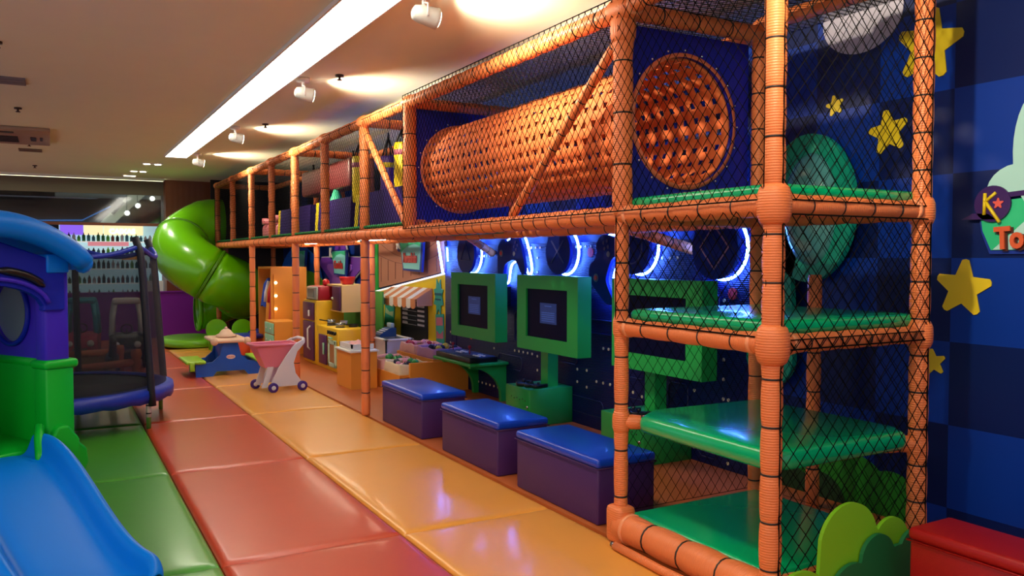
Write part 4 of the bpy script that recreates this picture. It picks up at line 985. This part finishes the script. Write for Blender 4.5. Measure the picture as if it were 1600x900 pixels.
# ---------------------------------------------------------------- trampoline
TX, TY, TRR = .02, 8.45, .98
tp = thing('trampoline', 'small blue-skirted trampoline with dark enclosure net and curved poles', 'trampoline', (TX, TY, 0))
tb = M('tramp_blue', (12, 50, 170), .45, bump=.2, bscale=30); tdark = M('tramp_dark', (18, 20, 28), .6); gleg = M('leg_green', (90, 150, 60), .4)
def ring(r, z, n=48): return [(TX+r*math.cos(2*PI*k/n), TY+r*math.sin(2*PI*k/n), z) for k in range(n)]
mb = MB()
def skirt(u, v):
    a = 2*PI*u; prof = [(TRR-.16, .345), (TRR-.05, .35), (TRR, .335), (TRR+.006, .29), (TRR, .23)]
    r_, z_ = prof[round(v*4)]; z_ += .008*math.sin(a*24)*(v if v > .6 else 0)
    return (TX+r_*math.cos(a), TY+r_*math.sin(a), z_)
mb.grid(72, 4, skirt, closeu=True)
obj('skirt', mb, tb, tp, mods=[('SOLIDIFY', dict(thickness=.008))])
obj('jumping_mat', MB().lathe((TX, TY, .32), (TX, TY, 1), [(0, TRR-.14), (.006, TRR-.14)], 48), M('jump_mat', (26, 34, 44), .6), tp)
obj('frame_ring', MB().tube(ring(TRR-.02, .30), .018, 8, closed=True), steel, tp)
for k in range(6):
    a = R(-42+60*k); x, y = TX+(TRR-.03)*math.cos(a), TY+(TRR-.03)*math.sin(a)
    lg = obj('leg', MB().cyl((x, y, 0), (x, y, .3), .02, 12), gleg, tp)
    obj('foot_sleeve', MB().cyl((x, y, .1), (x, y, .25), .022, 12).cyl((x, y, .13), (x, y, .14), .0235, 12, 1).cyl((x, y, .2), (x, y, .21), .0235, 12, 1), [M('sleeve_white', (215, 210, 200), .5), black], lg)
    p0 = Vector((TX+(TRR+.01)*math.cos(a), TY+(TRR+.01)*math.sin(a), .16)); rr_top = .80
    pts = []
    for q in range(12):
        v = q/11; r_ = TRR+.01-.10*v-(.05*max(0, (v-.85)/.15)**2); pts.append((TX+r_*math.cos(a), TY+r_*math.sin(a), .2+1.48*v))
    obj('enclosure_pole', MB().tube(pts, .032, 12), M('pole_foam', (26, 30, 44), .6), tp)
mb = MB(); n = 72
topr = []
for k in range(n):
    a = 2*PI*k/n; ph = ((math.degrees(a)+42) % 60)/60; sag = .09*math.sin(PI*ph)
    topr.append((TX+(.87-.03*math.sin(PI*ph))*math.cos(a), TY+(.87-.03*math.sin(PI*ph))*math.sin(a), 1.60-sag))
obj('top_band', MB().tube(topr, .022, 8, closed=True), tb, tp)
meshm = bpy.data.materials.new('enclosure_mesh'); meshm.use_nodes = True
nt = meshm.node_tree; b = nt.nodes['Principled BSDF']; b.inputs['Base Color'].default_value = lin((10, 22, 34)); b.inputs['Roughness'].default_value = .8
tc = nt.nodes.new('ShaderNodeUVMap'); 
b.inputs['Alpha'].default_value = .66
def encl(u, v):
    k = u*n; i = int(k) % n; p = topr[i]; a = 2*PI*i/n
    q = (TX+(TRR-.06)*math.cos(a), TY+(TRR-.06)*math.sin(a), .345)
    return tuple(lerp(q[c], p[c], v) for c in range(3))
obj('enclosure_net', MB().grid(n, 6, encl, closeu=True), meshm, tp)

# ---------------------------------------------------------------- ride-on cars and toys behind the trampoline
def ride_car(x, y, rz, body, roof, label):
    t = thing('ride_on_car', label, 'toy car', (x, y, 0), rz, 'ride-on cars', world=False)
    # body shell facing -y
    P = [(-.36, .12), (-.34, .34), (-.28, .42), (-.05, .46), (.0, .38), (.22, .38), (.3, .45), (.38, .44), (.4, .14)]
    obj('body', MB().prism(P, ((-.22, 0, 0), (0, 1, 0), (0, 0, 1), (1, 0, 0)), .44, smooth=False), body, t, mods=[('BEVEL', dict(width=.04, segments=3))])
    rf = MB()
    for sx in (-1, 1):
        rf.tube([(sx*.19, -.08, .42), (sx*.17, -.02, .68), (sx*.14, .04, .88)], [.035, .032, .035], 8).tube([(sx*.19, .32, .42), (sx*.18, .3, .68), (sx*.15, .24, .88)], [.045, .04, .04], 8)
    rf.b2(-.18, .18, -.03, .3, .86, .94, .035, seg=3)
    obj('roof_frame', rf, roof, t)
    obj('steering_wheel', MB().tube([(.07*math.cos(2*PI*k/16), -.03+.03*math.sin(2*PI*k/16), .52+.06*math.sin(2*PI*k/16)) for k in range(16)], .01, 6, closed=True).cyl((0, -.03, .42), (0, -.03, .52), .01, 6), black, t)
    for sx in (-.13, .13): obj('headlight', MB().sphere((sx, -.35, .33), .045, n=10, k=6), white, t)
    obj('grille', MB().b2(-.09, .09, -.375, -.355, .22, .27, .01), M('grille_grey', (90, 90, 95), .4), t)
    for sx in (-.22, .22):
        for sy in (-.24, .26): obj('wheel', MB().lathe((sx-.03, sy, .1), (sx+.03, sy, .1), [(0, .08), (.01, .1), (.05, .1), (.06, .08)], 18), black, t)
ride_car(.9, 12.5, R(-4), M('car_black', (22, 22, 26), .35), M('car_white', (225, 225, 220), .4), 'black ride-on toy car with white roof behind the trampoline')
ride_car(.36, 12.95, R(-6), M('car_pink', (190, 50, 90), .35), M('car_teal', (60, 170, 190), .4), 'pink ride-on toy car with teal roof, seen through the trampoline net')
ride_car(-.2, 12.8, R(-6), M('car_dark', (40, 34, 50), .35), M('car_cream', (190, 190, 170), .4), 'dark ride-on toy car with cream roof, left one behind the trampoline')
lgw = M('log_orange', (190, 96, 44), .5)
t = thing('log_balance_beam', 'low orange foam log climber behind the trampoline', 'balance beam', (.45, 10.9, 0))
obj('rail', MB().cyl((-.1, 10.75, .18), (.86, 10.6, .27), .045, 12), lgw, t)
obj('rail', MB().cyl((-.1, 11.2, .32), (.7, 11.2, .34), .045, 12), lgw, t)
obj('panel', MB().b2(-.05, .72, 11.18, 11.22, .0, .3), M('panel_tan', (150, 110, 70), .6), t)
for (x, y, h_) in ((-.1, 10.75, .22), (.86, 10.6, .42), (.72, 11.2, .42), (-.1, 11.2, .4)): obj('upright', MB().lathe((x, y, 0), (x, y, 1), [(0, .05), (h_-.1, .05), (h_-.06, .065), (h_, .05)], 12), lgw, t)
t = thing('rocking_toy', 'dark rocking horse toy beside the log climber', 'rocking toy', (.62, 10.95, 0))
obj('body', MB().sphere((.62, 10.9, .3), .1, sc_=(.8, 1.5, .8)).tube([(.62, 10.8, .34), (.62, 10.72, .5)], [.05, .04], 10).sphere((.62, 10.68, .52), .055, sc_=(.8, 1.5, .8)), black, t)
obj('rocker', MB().tube([(.54, 10.6, .06), (.54, 10.9, .02), (.54, 11.15, .06)], .018, 6).tube([(.7, 10.6, .06), (.7, 10.9, .02), (.7, 11.15, .06)], .018, 6), black, t)
for sx in (.56, .68):
    for sy in (10.8, 11.0): obj('leg', MB().cyl((sx, sy, .26), (sx, sy, .035), .018, 8), black, t)

# ---------------------------------------------------------------- far end: counter, column, fascia, shop
solo('purple_counter', MB().b2(-3.5, 2.72, 16.95, 17.06, -.03, .84).b2(-3.5, 2.72, 16.93, 17.08, .84, .86), M('purple_counter', (130, 20, 165), .5), 'long purple counter wall closing the far end of the hall', 'counter')
solo('white_counter_panel', MB().b2(1.55, 1.93, 17.52, 17.56, -.03, 1.05), white, 'white panel standing behind the purple counter', 'panel')
wd = MB().b2(1.95, 3.1, 17.1, 17.9, -.03, 3.0)
c_ = struct('wall_far_column', wd, M('wood_veneer', (120, 62, 38), .4, var=.2, wave=(3, .1, 'X')))
struct('wall_far', MB().b2(3.1, 4.2, 17.1, 17.3, -.03, 3.0), M('far_dark', (34, 26, 26), .6))
struct('wall_back_of_walkway', MB().b2(2.7, 4.2, 16.6, 16.65, 1.7, 3.0), M('far_dark', (34, 26, 26), .6))
fb = MB().b2(-4.5, 1.95, 17.42, 17.5, 2.72, 3.0)
struct('trim_1', fb, M('fascia_green', (110, 100, 84), .5))
struct('trim_2', MB().b2(-4.5, 1.95, 17.4, 17.5, 2.12, 2.17), M('fascia_brown', (130, 74, 50), .45))
struct('window_1', MB().b2(-4.5, 1.95, 17.44, 17.452, 2.17, 2.72), M('fascia_glass', (180, 200, 210), .05, trans=1, spec=.6))
# mall interior beyond
mall = M('mall_dark', (16, 18, 24), .6)
struct('wall_mall', MB().b2(-6, 6, 23.0, 23.1, -.03, 4.4), mall)
struct('wall_mall_left', MB().b2(-1.3, .1, 20.2, 20.3, -.03, 4.4), mall)
t = thing('ceiling_duct', 'white slanted bulkhead beyond the far window band', 'bulkhead', (1.5, 20.5, 2.4))
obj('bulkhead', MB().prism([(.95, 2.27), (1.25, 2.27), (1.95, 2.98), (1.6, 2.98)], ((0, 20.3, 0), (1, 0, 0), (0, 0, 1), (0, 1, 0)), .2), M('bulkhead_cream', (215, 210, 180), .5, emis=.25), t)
obj('rib', MB().box((1.32, 20.27, 2.62), (.08, .06, .35), 0, rot=Matrix.Rotation(R(40), 4, 'Y')), M('bulkhead_grey', (120, 120, 110), .5), t)
for (x, z, lb) in ((2.02, 2.84, 'highest'), (1.72, 2.67, 'middle'), (1.5, 2.5, 'lowest')):
    t = thing('mall_spotlight', f'{lb} of the three round lamps beyond the far window band', 'spotlight', (x, 20.2, z), group='mall spotlights')
    obj('can', MB().cyl((x, 20.3, z), (x, 20.16, z), .055, 14), white, t); obj('drop_rod', MB().cyl((x, 20.25, z+.04), (x, 20.25, 3.0), .006, 6), black, t)
    obj('bulb', MB().cyl((x, 20.165, z), (x, 20.155, z), .048, 14), M('mall_bulb', (255, 240, 215), .3, emis=8), t)
solo('neon_line', MB().tube([(-.6, 19.9, 2.28), (.6, 19.9, 2.31), (1.15, 19.9, 2.62)], .012, 6), M('neon_blue', (60, 140, 230), .4, emis=.4), 'faint blue neon line beyond the far window band', 'light')
solo('wall_ledge', MB().b2(-3, .9, 19.8, 19.9, 2.77, 2.79), M('ledge_grey', (120, 120, 130), .5, emis=.15), 'thin grey ledge line beyond the far window band', 'ledge')
# shop shelves: boards, back and strips glow themselves to look lit
sh = thing('shop_shelf', 'brightly lit shop shelving beyond the trampoline', 'shelf', (1.0, 20.0, 0))
shw = M('shelf_self_glow', (225, 225, 215), .5, emis=.5)
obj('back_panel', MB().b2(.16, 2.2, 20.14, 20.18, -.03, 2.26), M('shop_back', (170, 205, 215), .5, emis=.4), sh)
for z in (1.86, 1.56, 1.27, .95, .62): obj('shelf_board', MB().b2(.16, 2.2, 19.9, 20.14, z-.02, z, .004), shw, sh)
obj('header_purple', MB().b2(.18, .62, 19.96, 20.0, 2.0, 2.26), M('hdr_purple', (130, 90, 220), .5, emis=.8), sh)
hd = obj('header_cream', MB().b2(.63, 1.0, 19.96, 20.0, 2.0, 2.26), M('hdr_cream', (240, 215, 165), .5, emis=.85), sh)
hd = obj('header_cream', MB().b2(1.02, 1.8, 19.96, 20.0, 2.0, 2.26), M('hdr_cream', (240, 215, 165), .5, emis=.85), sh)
obj('lettering', text_mb('CAIXAS', .15, ((1.38, 19.955, 2.08), (1, 0, 0), (0, 0, 1), (0, -1, 0)), .01, bold=.004), M('letter_white', (255, 255, 255), .4, emis=1.2), hd)
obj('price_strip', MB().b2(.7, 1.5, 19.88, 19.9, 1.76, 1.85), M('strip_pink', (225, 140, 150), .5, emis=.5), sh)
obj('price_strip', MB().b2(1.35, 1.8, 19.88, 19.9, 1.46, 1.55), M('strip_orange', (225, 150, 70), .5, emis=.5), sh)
bcols = [((30, 60, 60), 'dark teal'), ((60, 120, 140), 'pale blue'), ((20, 30, 30), 'black'), ((40, 110, 60), 'green'), ((90, 180, 60), 'lime'), ((120, 60, 50), 'brown'), ((200, 200, 205), 'white')]
rnd = random.Random(5)
protos = {}
shelfn = ['top', 'second', 'third', 'fourth', 'fifth']
for si, z in enumerate((1.86, 1.56, 1.27, .95, .62)):
    for k in range(20):
        x = .25+k*.094; ci = rnd.randrange(7); h = rnd.uniform(.13, .2)
        key = ci
        if key not in protos:
            mb = MB().lathe((0, 0, 0), (0, 0, 1), [(0, .03), (.005, .034), (.1, .034), (.125, .014), (.15, .014)], 10)
            o = obj('bottle', mb, M('bottle_'+bcols[ci][1].replace(' ', '_'), bcols[ci][0], .3)); protos[key] = o; b_ = o
        else:
            b_ = protos[key].copy(); C.objects.link(b_)
        b_.location = (x, 19.97, z); b_.scale = (1, 1, h/.15)
        pos = 'left end' if k < 5 else 'left middle' if k < 10 else 'right middle' if k < 15 else 'right end'
        tag(b_, f'{bcols[ci][1]} bottle at the {pos} of the {shelfn[si]} shop shelf', 'bottle', f'{bcols[ci][1]} bottles at the {pos} of the {shelfn[si]} shop shelf')

# ---------------------------------------------------------------- toddler climber (rotated 30 degrees)
cb_ = thing('toddler_climber', 'plastic toddler climber with blue slide, green walls and purple corner posts', 'climber', (.08, 5.05, 0), R(30), world=False)
# local frame: origin at front right corner; x to the right along the front, y backwards; slide leaves towards -y
cgreen = M('climber_green', (4, 175, 44), .42, spec=.3, bump=.03, bscale=30); cpurp = M('climber_purple', (58, 36, 190), .45, spec=.3); cblue = M('climber_blue', (0, 118, 222), .4, spec=.22); cdark = M('climber_navy', (12, 32, 165), .45, spec=.3)
W_, D_ = .82, .8
for (x, y) in ((0, 0), (-W_, 0), (0, D_), (-W_, D_)):
    cxp = x-.065 if x == 0 else x+.065; cyp = y+.05 if y == 0 else y-.05
    obj('corner_post', MB().box((cxp, cyp, 1.18), (.13, .1, .52), .012), cpurp, cb_)
    obj('corner_base', MB().box((cxp+(.005 if x == 0 else -.005), cyp, .46), (.155, .12, .92), .012).box((cxp+(.01 if x == 0 else -.01), cyp, .93), (.19, .15, .05), .02, seg=3), cgreen, cb_)
# front step flare beside the slide
obj('slide_cheek', MB().prism([(-.16, .0), (.02, .0), (.02, .52), (-.04, .60), (-.10, .60), (-.2, .42), (-.22, .3), (-.26, .2)], ((0, -.05, 0), (1, 0, 0), (0, 0, 1), (0, 1, 0)), .08), cgreen, cb_, mods=[('BEVEL', dict(width=.012, segments=2))])
obj('handle_grip', MB().tube([(-.19, -.03, .62), (-.22, -.08, .57), (-.25, -.14, .50), (-.27, -.17, .46)], [.022, .024, .024, .02], 8), cgreen, cb_)
obj('side_ear', MB().prism([(0, .3), (.09, .3), (.12, .36), (.11, .44), (.07, .48), (0, .50)], ((0, .03, 0), (1, 0, 0), (0, 0, 1), (0, 1, 0)), .06), cgreen, cb_, mods=[('BEVEL', dict(width=.012, segments=2))])
# walls
def wallpanel(nm, x0, x1, y0, y1, z0, z1, m): return obj(nm, MB().b2(x0, x1, y0, y1, z0, z1, .012), m, cb_)
wallpanel('back_wall', -W_+.1, -.1, D_-.07, D_-.02, .0, .92, cgreen); wallpanel('side_wall', -.09, -.04, .1, D_-.1, .0, .92, cgreen); wallpanel('side_wall', -W_+.04, -W_+.09, .1, D_-.1, 0, .92, cgreen)
obj('wall_rim', MB().cyl((-W_+.12, D_-.045, .93), (-.12, D_-.045, .93), .035, 12).cyl((-.065, .1, .93), (-.065, D_-.1, .93), .035, 12), cgreen, cb_)
wallpanel('deck', -W_+.09, -.09, 0.0, D_-.07, .44, .5, cgreen)
# upper back and side wall with round window
def windowwall(nm, fr, w2, h2, r, m, th=.04):
    o_, u, v, n_ = [Vector(q) for q in fr]; k = 40; vi = []; vo = []
    for i in range(k):
        a = 2*PI*i/k; c, s = math.cos(a), math.sin(a); vi.append((r*c, r*s))
        t_ = min(abs(w2/c) if abs(c) > 1e-6 else 9, abs(h2/s) if abs(s) > 1e-6 else 9); vo.append((t_*c, t_*s))
    for cx_, cz_ in ((w2, h2), (-w2, h2), (w2, -h2), (-w2, -h2)):
        q = min(range(k), key=lambda i: (vo[i][0]-cx_)**2+(vo[i][1]-cz_)**2); vo[q] = (cx_, cz_)
    P = [o_+u*a+v*b for a, b in vi+vo]; P += [p+n_*th for p in P]
    fs = []
    for i in range(k):
        j = (i+1) % k; fs += [[i, j, k+j, k+i], [2*k+i, 3*k+i, 3*k+j, 2*k+j], [i, 2*k+i, 2*k+j, j], [k+i, k+j, 3*k+j, 3*k+i]]
    p_ = obj(nm, MB().add(P, fs), m, cb_)
    obj('window_ring', MB().tube([o_+u*(r+.01)*math.cos(2*PI*i/40)+v*(r+.01)*math.sin(2*PI*i/40)-n_*.008 for i in range(40)], .014, 8, closed=True), cdark, p_)
    obj('window_pane', MB().prism([(r*1.01*math.cos(2*PI*i/40), r*1.01*math.sin(2*PI*i/40)) for i in range(40)], (o_+n_*.015, u, v, n_), .006), M('pane_grey', (120, 135, 145), .2, alpha=.75), p_)
windowwall('upper_back_wall', ((-W_/2, D_-.07, 1.2), (1, 0, 0), (0, 0, 1), (0, 1, 0)), W_/2-.12, .25, .19, cpurp)
windowwall('upper_side_wall', ((-.09, D_/2, 1.2), (0, 1, 0), (0, 0, 1), (1, 0, 0)), D_/2-.1, .25, .17, cpurp)
# arch with slot handle over the slide opening
P = [(-W_+.02, 1.55), (-.1, 1.46), (-.05, 1.44), (-.05, 1.20), (-.16, 1.20), (-.22, 1.26)]+[(-W_/2+.22*math.cos(R(v)), 1.25+.13*math.sin(R(v))) for v in range(20, 161, 20)]+[(-W_+.22, 1.26), (-W_+.16, 1.2), (-W_+.02, 1.2)]
P = [(-W_+.02, 1.50), (-W_/2, 1.60), (-.12, 1.50), (-.03, 1.44), (-.03, 1.22), (-.15, 1.22)]+[(-W_/2+(.27)*math.cos(R(v)), 1.22+.14*math.sin(R(v))) for v in range(10, 171, 16)]+[(-W_+.15, 1.22), (-W_+.02, 1.22)]
obj('entry_arch', MB().prism(P, ((0, -.02, 0), (1, 0, 0), (0, 0, 1), (0, 1, 0)), .05), cdark, cb_, mods=[('BEVEL', dict(width=.008, segments=2))])
obj('slot_recess', MB().tube([(-W_/2+.30*math.cos(R(v)), -.028, 1.27+.17*math.sin(R(v))) for v in range(28, 92, 8)], [.008]+[.022]*6+[.012], 8), black, cb_)
obj('arch_lip', MB().tube([(-W_/2+.29*math.cos(R(v)), -.03, 1.235+.16*math.sin(R(v))) for v in range(10, 171, 8)], .012, 8), cpurp, cb_)
# curved roof
rf = MB()
def rz_(u): return 1.44+.20*math.sin(PI*u)**.75
def roof(u, v):
    x = -W_-.1+(W_+.13)*u; th = 2*PI*v
    return (x, D_/2+(D_/2+.12)*max(-1, min(1, 1.25*math.cos(th))), rz_(u)+.045+.05*max(-1, min(1, 1.5*math.sin(th))))
rf.grid(30, 20, roof); obj('roof', rf, cblue, cb_)
obj('roof_edge', MB().tube([(-W_-.1+(W_+.13)*k/24, -.10, rz_(k/24)+.03) for k in range(25)], [.055+.012*math.sin(PI*k/24) for k in range(25)], 12).sphere((.03, -.09, 1.475), .058, sc_=(.8, 1, 1)), cblue, cb_)
obj('roof_bracket', MB().b2(-.13, -.01, -.03, .08, 1.42, 1.52, .01), cblue, cb_)
# slide: profile swept down
ns = 36; SW = .46; sx0 = -.22-SW/2
def sprof(t_):
    y = -1.16*t_
    z = .47-.02*t_ if t_ < .08 else .47-.42*(1-math.cos(PI*min(1, (t_-.08)/.84)))/2
    return y, z+.02
hw = SW/2
cross = [(-hw-.07, -.03), (-hw-.075, .05), (-hw-.055, .095), (-hw-.025, .10), (-hw, .075), (-hw+.02, .01), (-hw+.05, -.012), (-hw+.09, -.002), (-SW/4+.04, .0), (0, .0), (SW/4-.04, .0), (hw-.09, -.002), (hw-.05, -.012), (hw-.02, .01), (hw, .075), (hw+.025, .10), (hw+.055, .095), (hw+.075, .05), (hw+.07, -.03)]
def sfun(u, v):
    a, b = cross[round(u*18)]; y, z = sprof(v)
    kk = 1 if v < .9 else 1-.7*((v-.9)/.1)**2
    c2 = 1-.12*max(0, (v-.92)/.08)**2
    return (sx0+a*c2-.10*v, y, z+b*kk)
obj('slide', MB().grid(18, ns, sfun), cblue, cb_, mods=[('SOLIDIFY', dict(thickness=.014, offset=-1)), ('SUBSURF', dict(levels=1, render_levels=2))])
obj('slide_underframe', MB().b2(sx0-.18, sx0+.18, -.14, -.02, 0, .42, .02), cblue, cb_)

# ---------------------------------------------------------------- cut-outs by the tower
def lobes(ls_, base, y0):
    # union outline of circles above base, sampled from a height field
    xs = sorted(set([c-r for c, b, r in ls_]+[c+r for c, b, r in ls_])); x0, x1 = xs[0], xs[-1]; N = 90; P = []
    for i in range(N+1):
        x = lerp(x0, x1, i/N); h = base
        for c, b, r in ls_:
            if abs(x-c) < r: h = max(h, b+math.sqrt(r*r-(x-c)**2))
        P.append((x, max(h, base+.005)))
    return [(x0, base-.0)]+P+[(x1, base)]
t = thing('bush_cutout', 'lime green bush cut-out standing against the tower net', 'cut-out', (3.1, 2.33, 0))
fr = ((0, 2.345, 0), (1, 0, 0), (0, 0, 1), (0, -1, 0))
obj('light_bush', MB().prism(lobes([(2.68, .0, .2), (2.98, .26, .185), (3.26, .22, .12), (3.38, .16, .1)], 0, 0), fr, .018), M('bush_lime', (130, 200, 30), .5), t)
fr = ((0, 2.32, 0), (1, 0, 0), (0, 0, 1), (0, -1, 0))
obj('dark_bush', MB().prism(lobes([(2.98, .04, .15), (3.14, .18, .11), (3.28, .1, .12), (3.38, .18, .09)], 0, 0), fr, .018), M('bush_dark', (20, 110, 60), .5), t)
mw = lambda y, z, o_=.002: ((XW-o_, y, z), (0, -1, 0), (0, 0, 1), (-1, 0, 0))
t = thing('bush_decal', 'green bush wall graphic behind the tower net', 'wall graphic', (4.19, 3.2, 0))
obj('bush_shape', MB().prism(lobes([(-.35, .0, .24), (-.12, .02, .22), (.17, .07, .25), (.42, .07, .2)], 0, 0), mw(3.42, 0), .006), M('decal_green', (30, 130, 30), .5), t)
obj('bush_shadow', MB().prism(lobes([(-.3, -.03, .18), (-.08, -.04, .2)], 0, 0), mw(3.42, 0, .009), .004), M('decal_dkgreen', (14, 60, 30), .5), t)
stary = M('star_yellow', (228, 200, 30), .45)
for (y, z, r, rot, lb) in ((2.60, 1.34, .155, R(-5), 'large yellow star on the wall just right of the tower'), (3.06, 2.22, .13, R(8), 'yellow star in the middle of the tower upper window'),
                           (3.43, 2.43, .065, R(10), 'smallest yellow star inside the tower upper window'), (2.82, 2.66, .2, R(-10), 'yellow star behind the top of the right tower post'),
                           (2.76, .93, .075, R(10), 'little yellow star low on the wall behind the tower post')):
    solo('wall_star', MB().prism([(x*1.0, b) for x, b in star(r, rot, .52)], mw(y, z), .006), stary, lb, 'wall star', 'yellow wall stars')
solo('cloud_decal', MB().prism(circ(.22, 40, 0, 0, 1.25), mw(3.25, 2.93), .006), M('cloud_lilac', (190, 185, 205), .5), 'pale round cloud graphic at the top of the tower wall', 'wall graphic')
# teal tree shape with a bulged clear bubble
t = thing('teal_tree_cutout', 'teal rounded tree cut-out with a bulging clear bubble behind the tower net', 'cut-out', (4.1, 3.5, 1.3))
P = [(.46*math.cos(2*PI*k/40)*.75, .46*math.sin(2*PI*k/40)) for k in range(40)]
obj('crown', MB().prism(P, mw(3.56, 1.81, .05), .04), teal, t)
obj('bubble', MB().sphere((4.12, 3.53, 1.80), .27, sc_=(.5, .72, 1.3), n=32, k=20), M('bubble', (90, 165, 165), .16, coat=.8), t)
obj('stem', MB().prism([(-.05, -.2), (-.12, -.45), (-.1, -.8), (-.32, -1.0), (-.42, -.9), (-.42, -.1)], mw(3.56, 1.81, .05), .04), teal, t)
obj('drip', MB().prism(circ(.2, 30, -.3, -.95), mw(3.56, 1.81, .048), .04), teal, t)
pole((3.98, 3.38, 0), (3.98, 3.38, 1.4), .04, .25)
# ice cream sign on the right
t = thing('ice_cream_sign', 'ice cream cup wall sign with capped letter K at the right edge', 'sign', (4.18, 2.3, 1.5))
IC = M('ice_pale', (170, 220, 215), .45); ICm = M('ice_mint', (40, 190, 130), .45); inx = M('ice_indigo', (52, 18, 92), .45)
obj('cup_backing', MB().prism([(-.245, .16), (-.225, .01), (-.18, -.10), (.3, -.10), (.3, .2)], mw(2.28, 1.62), .01), signb, t)
cf = obj('cup', MB().prism([(-.235, .16), (-.215, .02), (-.17, -.08), (.3, -.08), (.3, .2)], mw(2.28, 1.62, .012), .006), ICm, t)
obj('cup_highlight', MB().prism([(-.16, -.078), (.3, -.078), (.3, .12), (.06, .12)], mw(2.28, 1.62, .018), .002), IC, t)
obj('scoop', MB().prism([(-.11+.0, .0)]+[(-.02+.16*math.cos(R(v)), .0+.14*math.sin(R(v))) for v in range(170, 20, -15)]+[(.3, .35), (.3, 0)], mw(2.30, 1.83, .012), .006), IC, t)
obj('scoop_top', MB().prism([(.06+.13*math.cos(R(v)), .16+.3*math.sin(R(v))) for v in range(0, 360, 12)], mw(2.28, 1.87, .013), .006), IC, t)
obj('cup_band', MB().prism([(-.14, .0), (.3, .03), (.3, .055), (-.14, .025)], mw(2.28, 1.80, .020), .004), inx, t)
cp = obj('cap', MB().prism(circ(.092, 32, 0, 0)[0:]+[], mw(2.44, 1.775, .022), .01), inx, t)
obj('cap_brim', MB().prism([(-.16, -.075), (-.1, -.045), (-.02, -.05), (.02, -.08)], mw(2.44, 1.775, .022), .01), inx, t)
obj('letter_k', MB().tube([(4.164, 2.475, 1.83), (4.164, 2.478, 1.72)], .009, 6).tube([(4.164, 2.475, 1.785), (4.164, 2.42, 1.83)], .008, 6).tube([(4.164, 2.478, 1.795), (4.164, 2.40, 1.68)], .009, 6), stary, cp)
obj('cap_star', MB().prism(star(.028), mw(2.408, 1.775, .034), .003), M('star_salmon', (220, 90, 80), .4), cp)
tx = text_mb('Torre', .15, ((4.17, 2.27, 1.60), (0, -1, .05), (0, .05, 1), (-1, 0, 0)), .012, bold=.006, sx=.82)
obj('lettering', tx, M('torre_orange', (210, 90, 50), .45), t)
ts = text_mb('Torre', .15, ((4.176, 2.262, 1.592), (0, -1, .05), (0, .05, 1), (-1, 0, 0)), .004, bold=.008, sx=.82)
obj('lettering_shadow', ts, M('torre_brown', (70, 30, 20), .5), t)
# loose padded pipe on the floor
t = thing('padded_pipe', 'thin orange padded pipe lying along the tower base', 'pipe', (2.5, 2.7, 0))
obj('padding', MB().tube([(2.50, 3.36, .024), (2.49, 3.0, .024), (2.505, 2.5, .024), (2.50, 2.2, .024)], .022, 12), foamh, t)
obj('pipe_end', MB().cyl((2.50, 3.39, .024), (2.50, 3.355, .024), .015, 12), steel, t)
for o in bpy.data.objects:
    if '_o' in o: del o['_o']
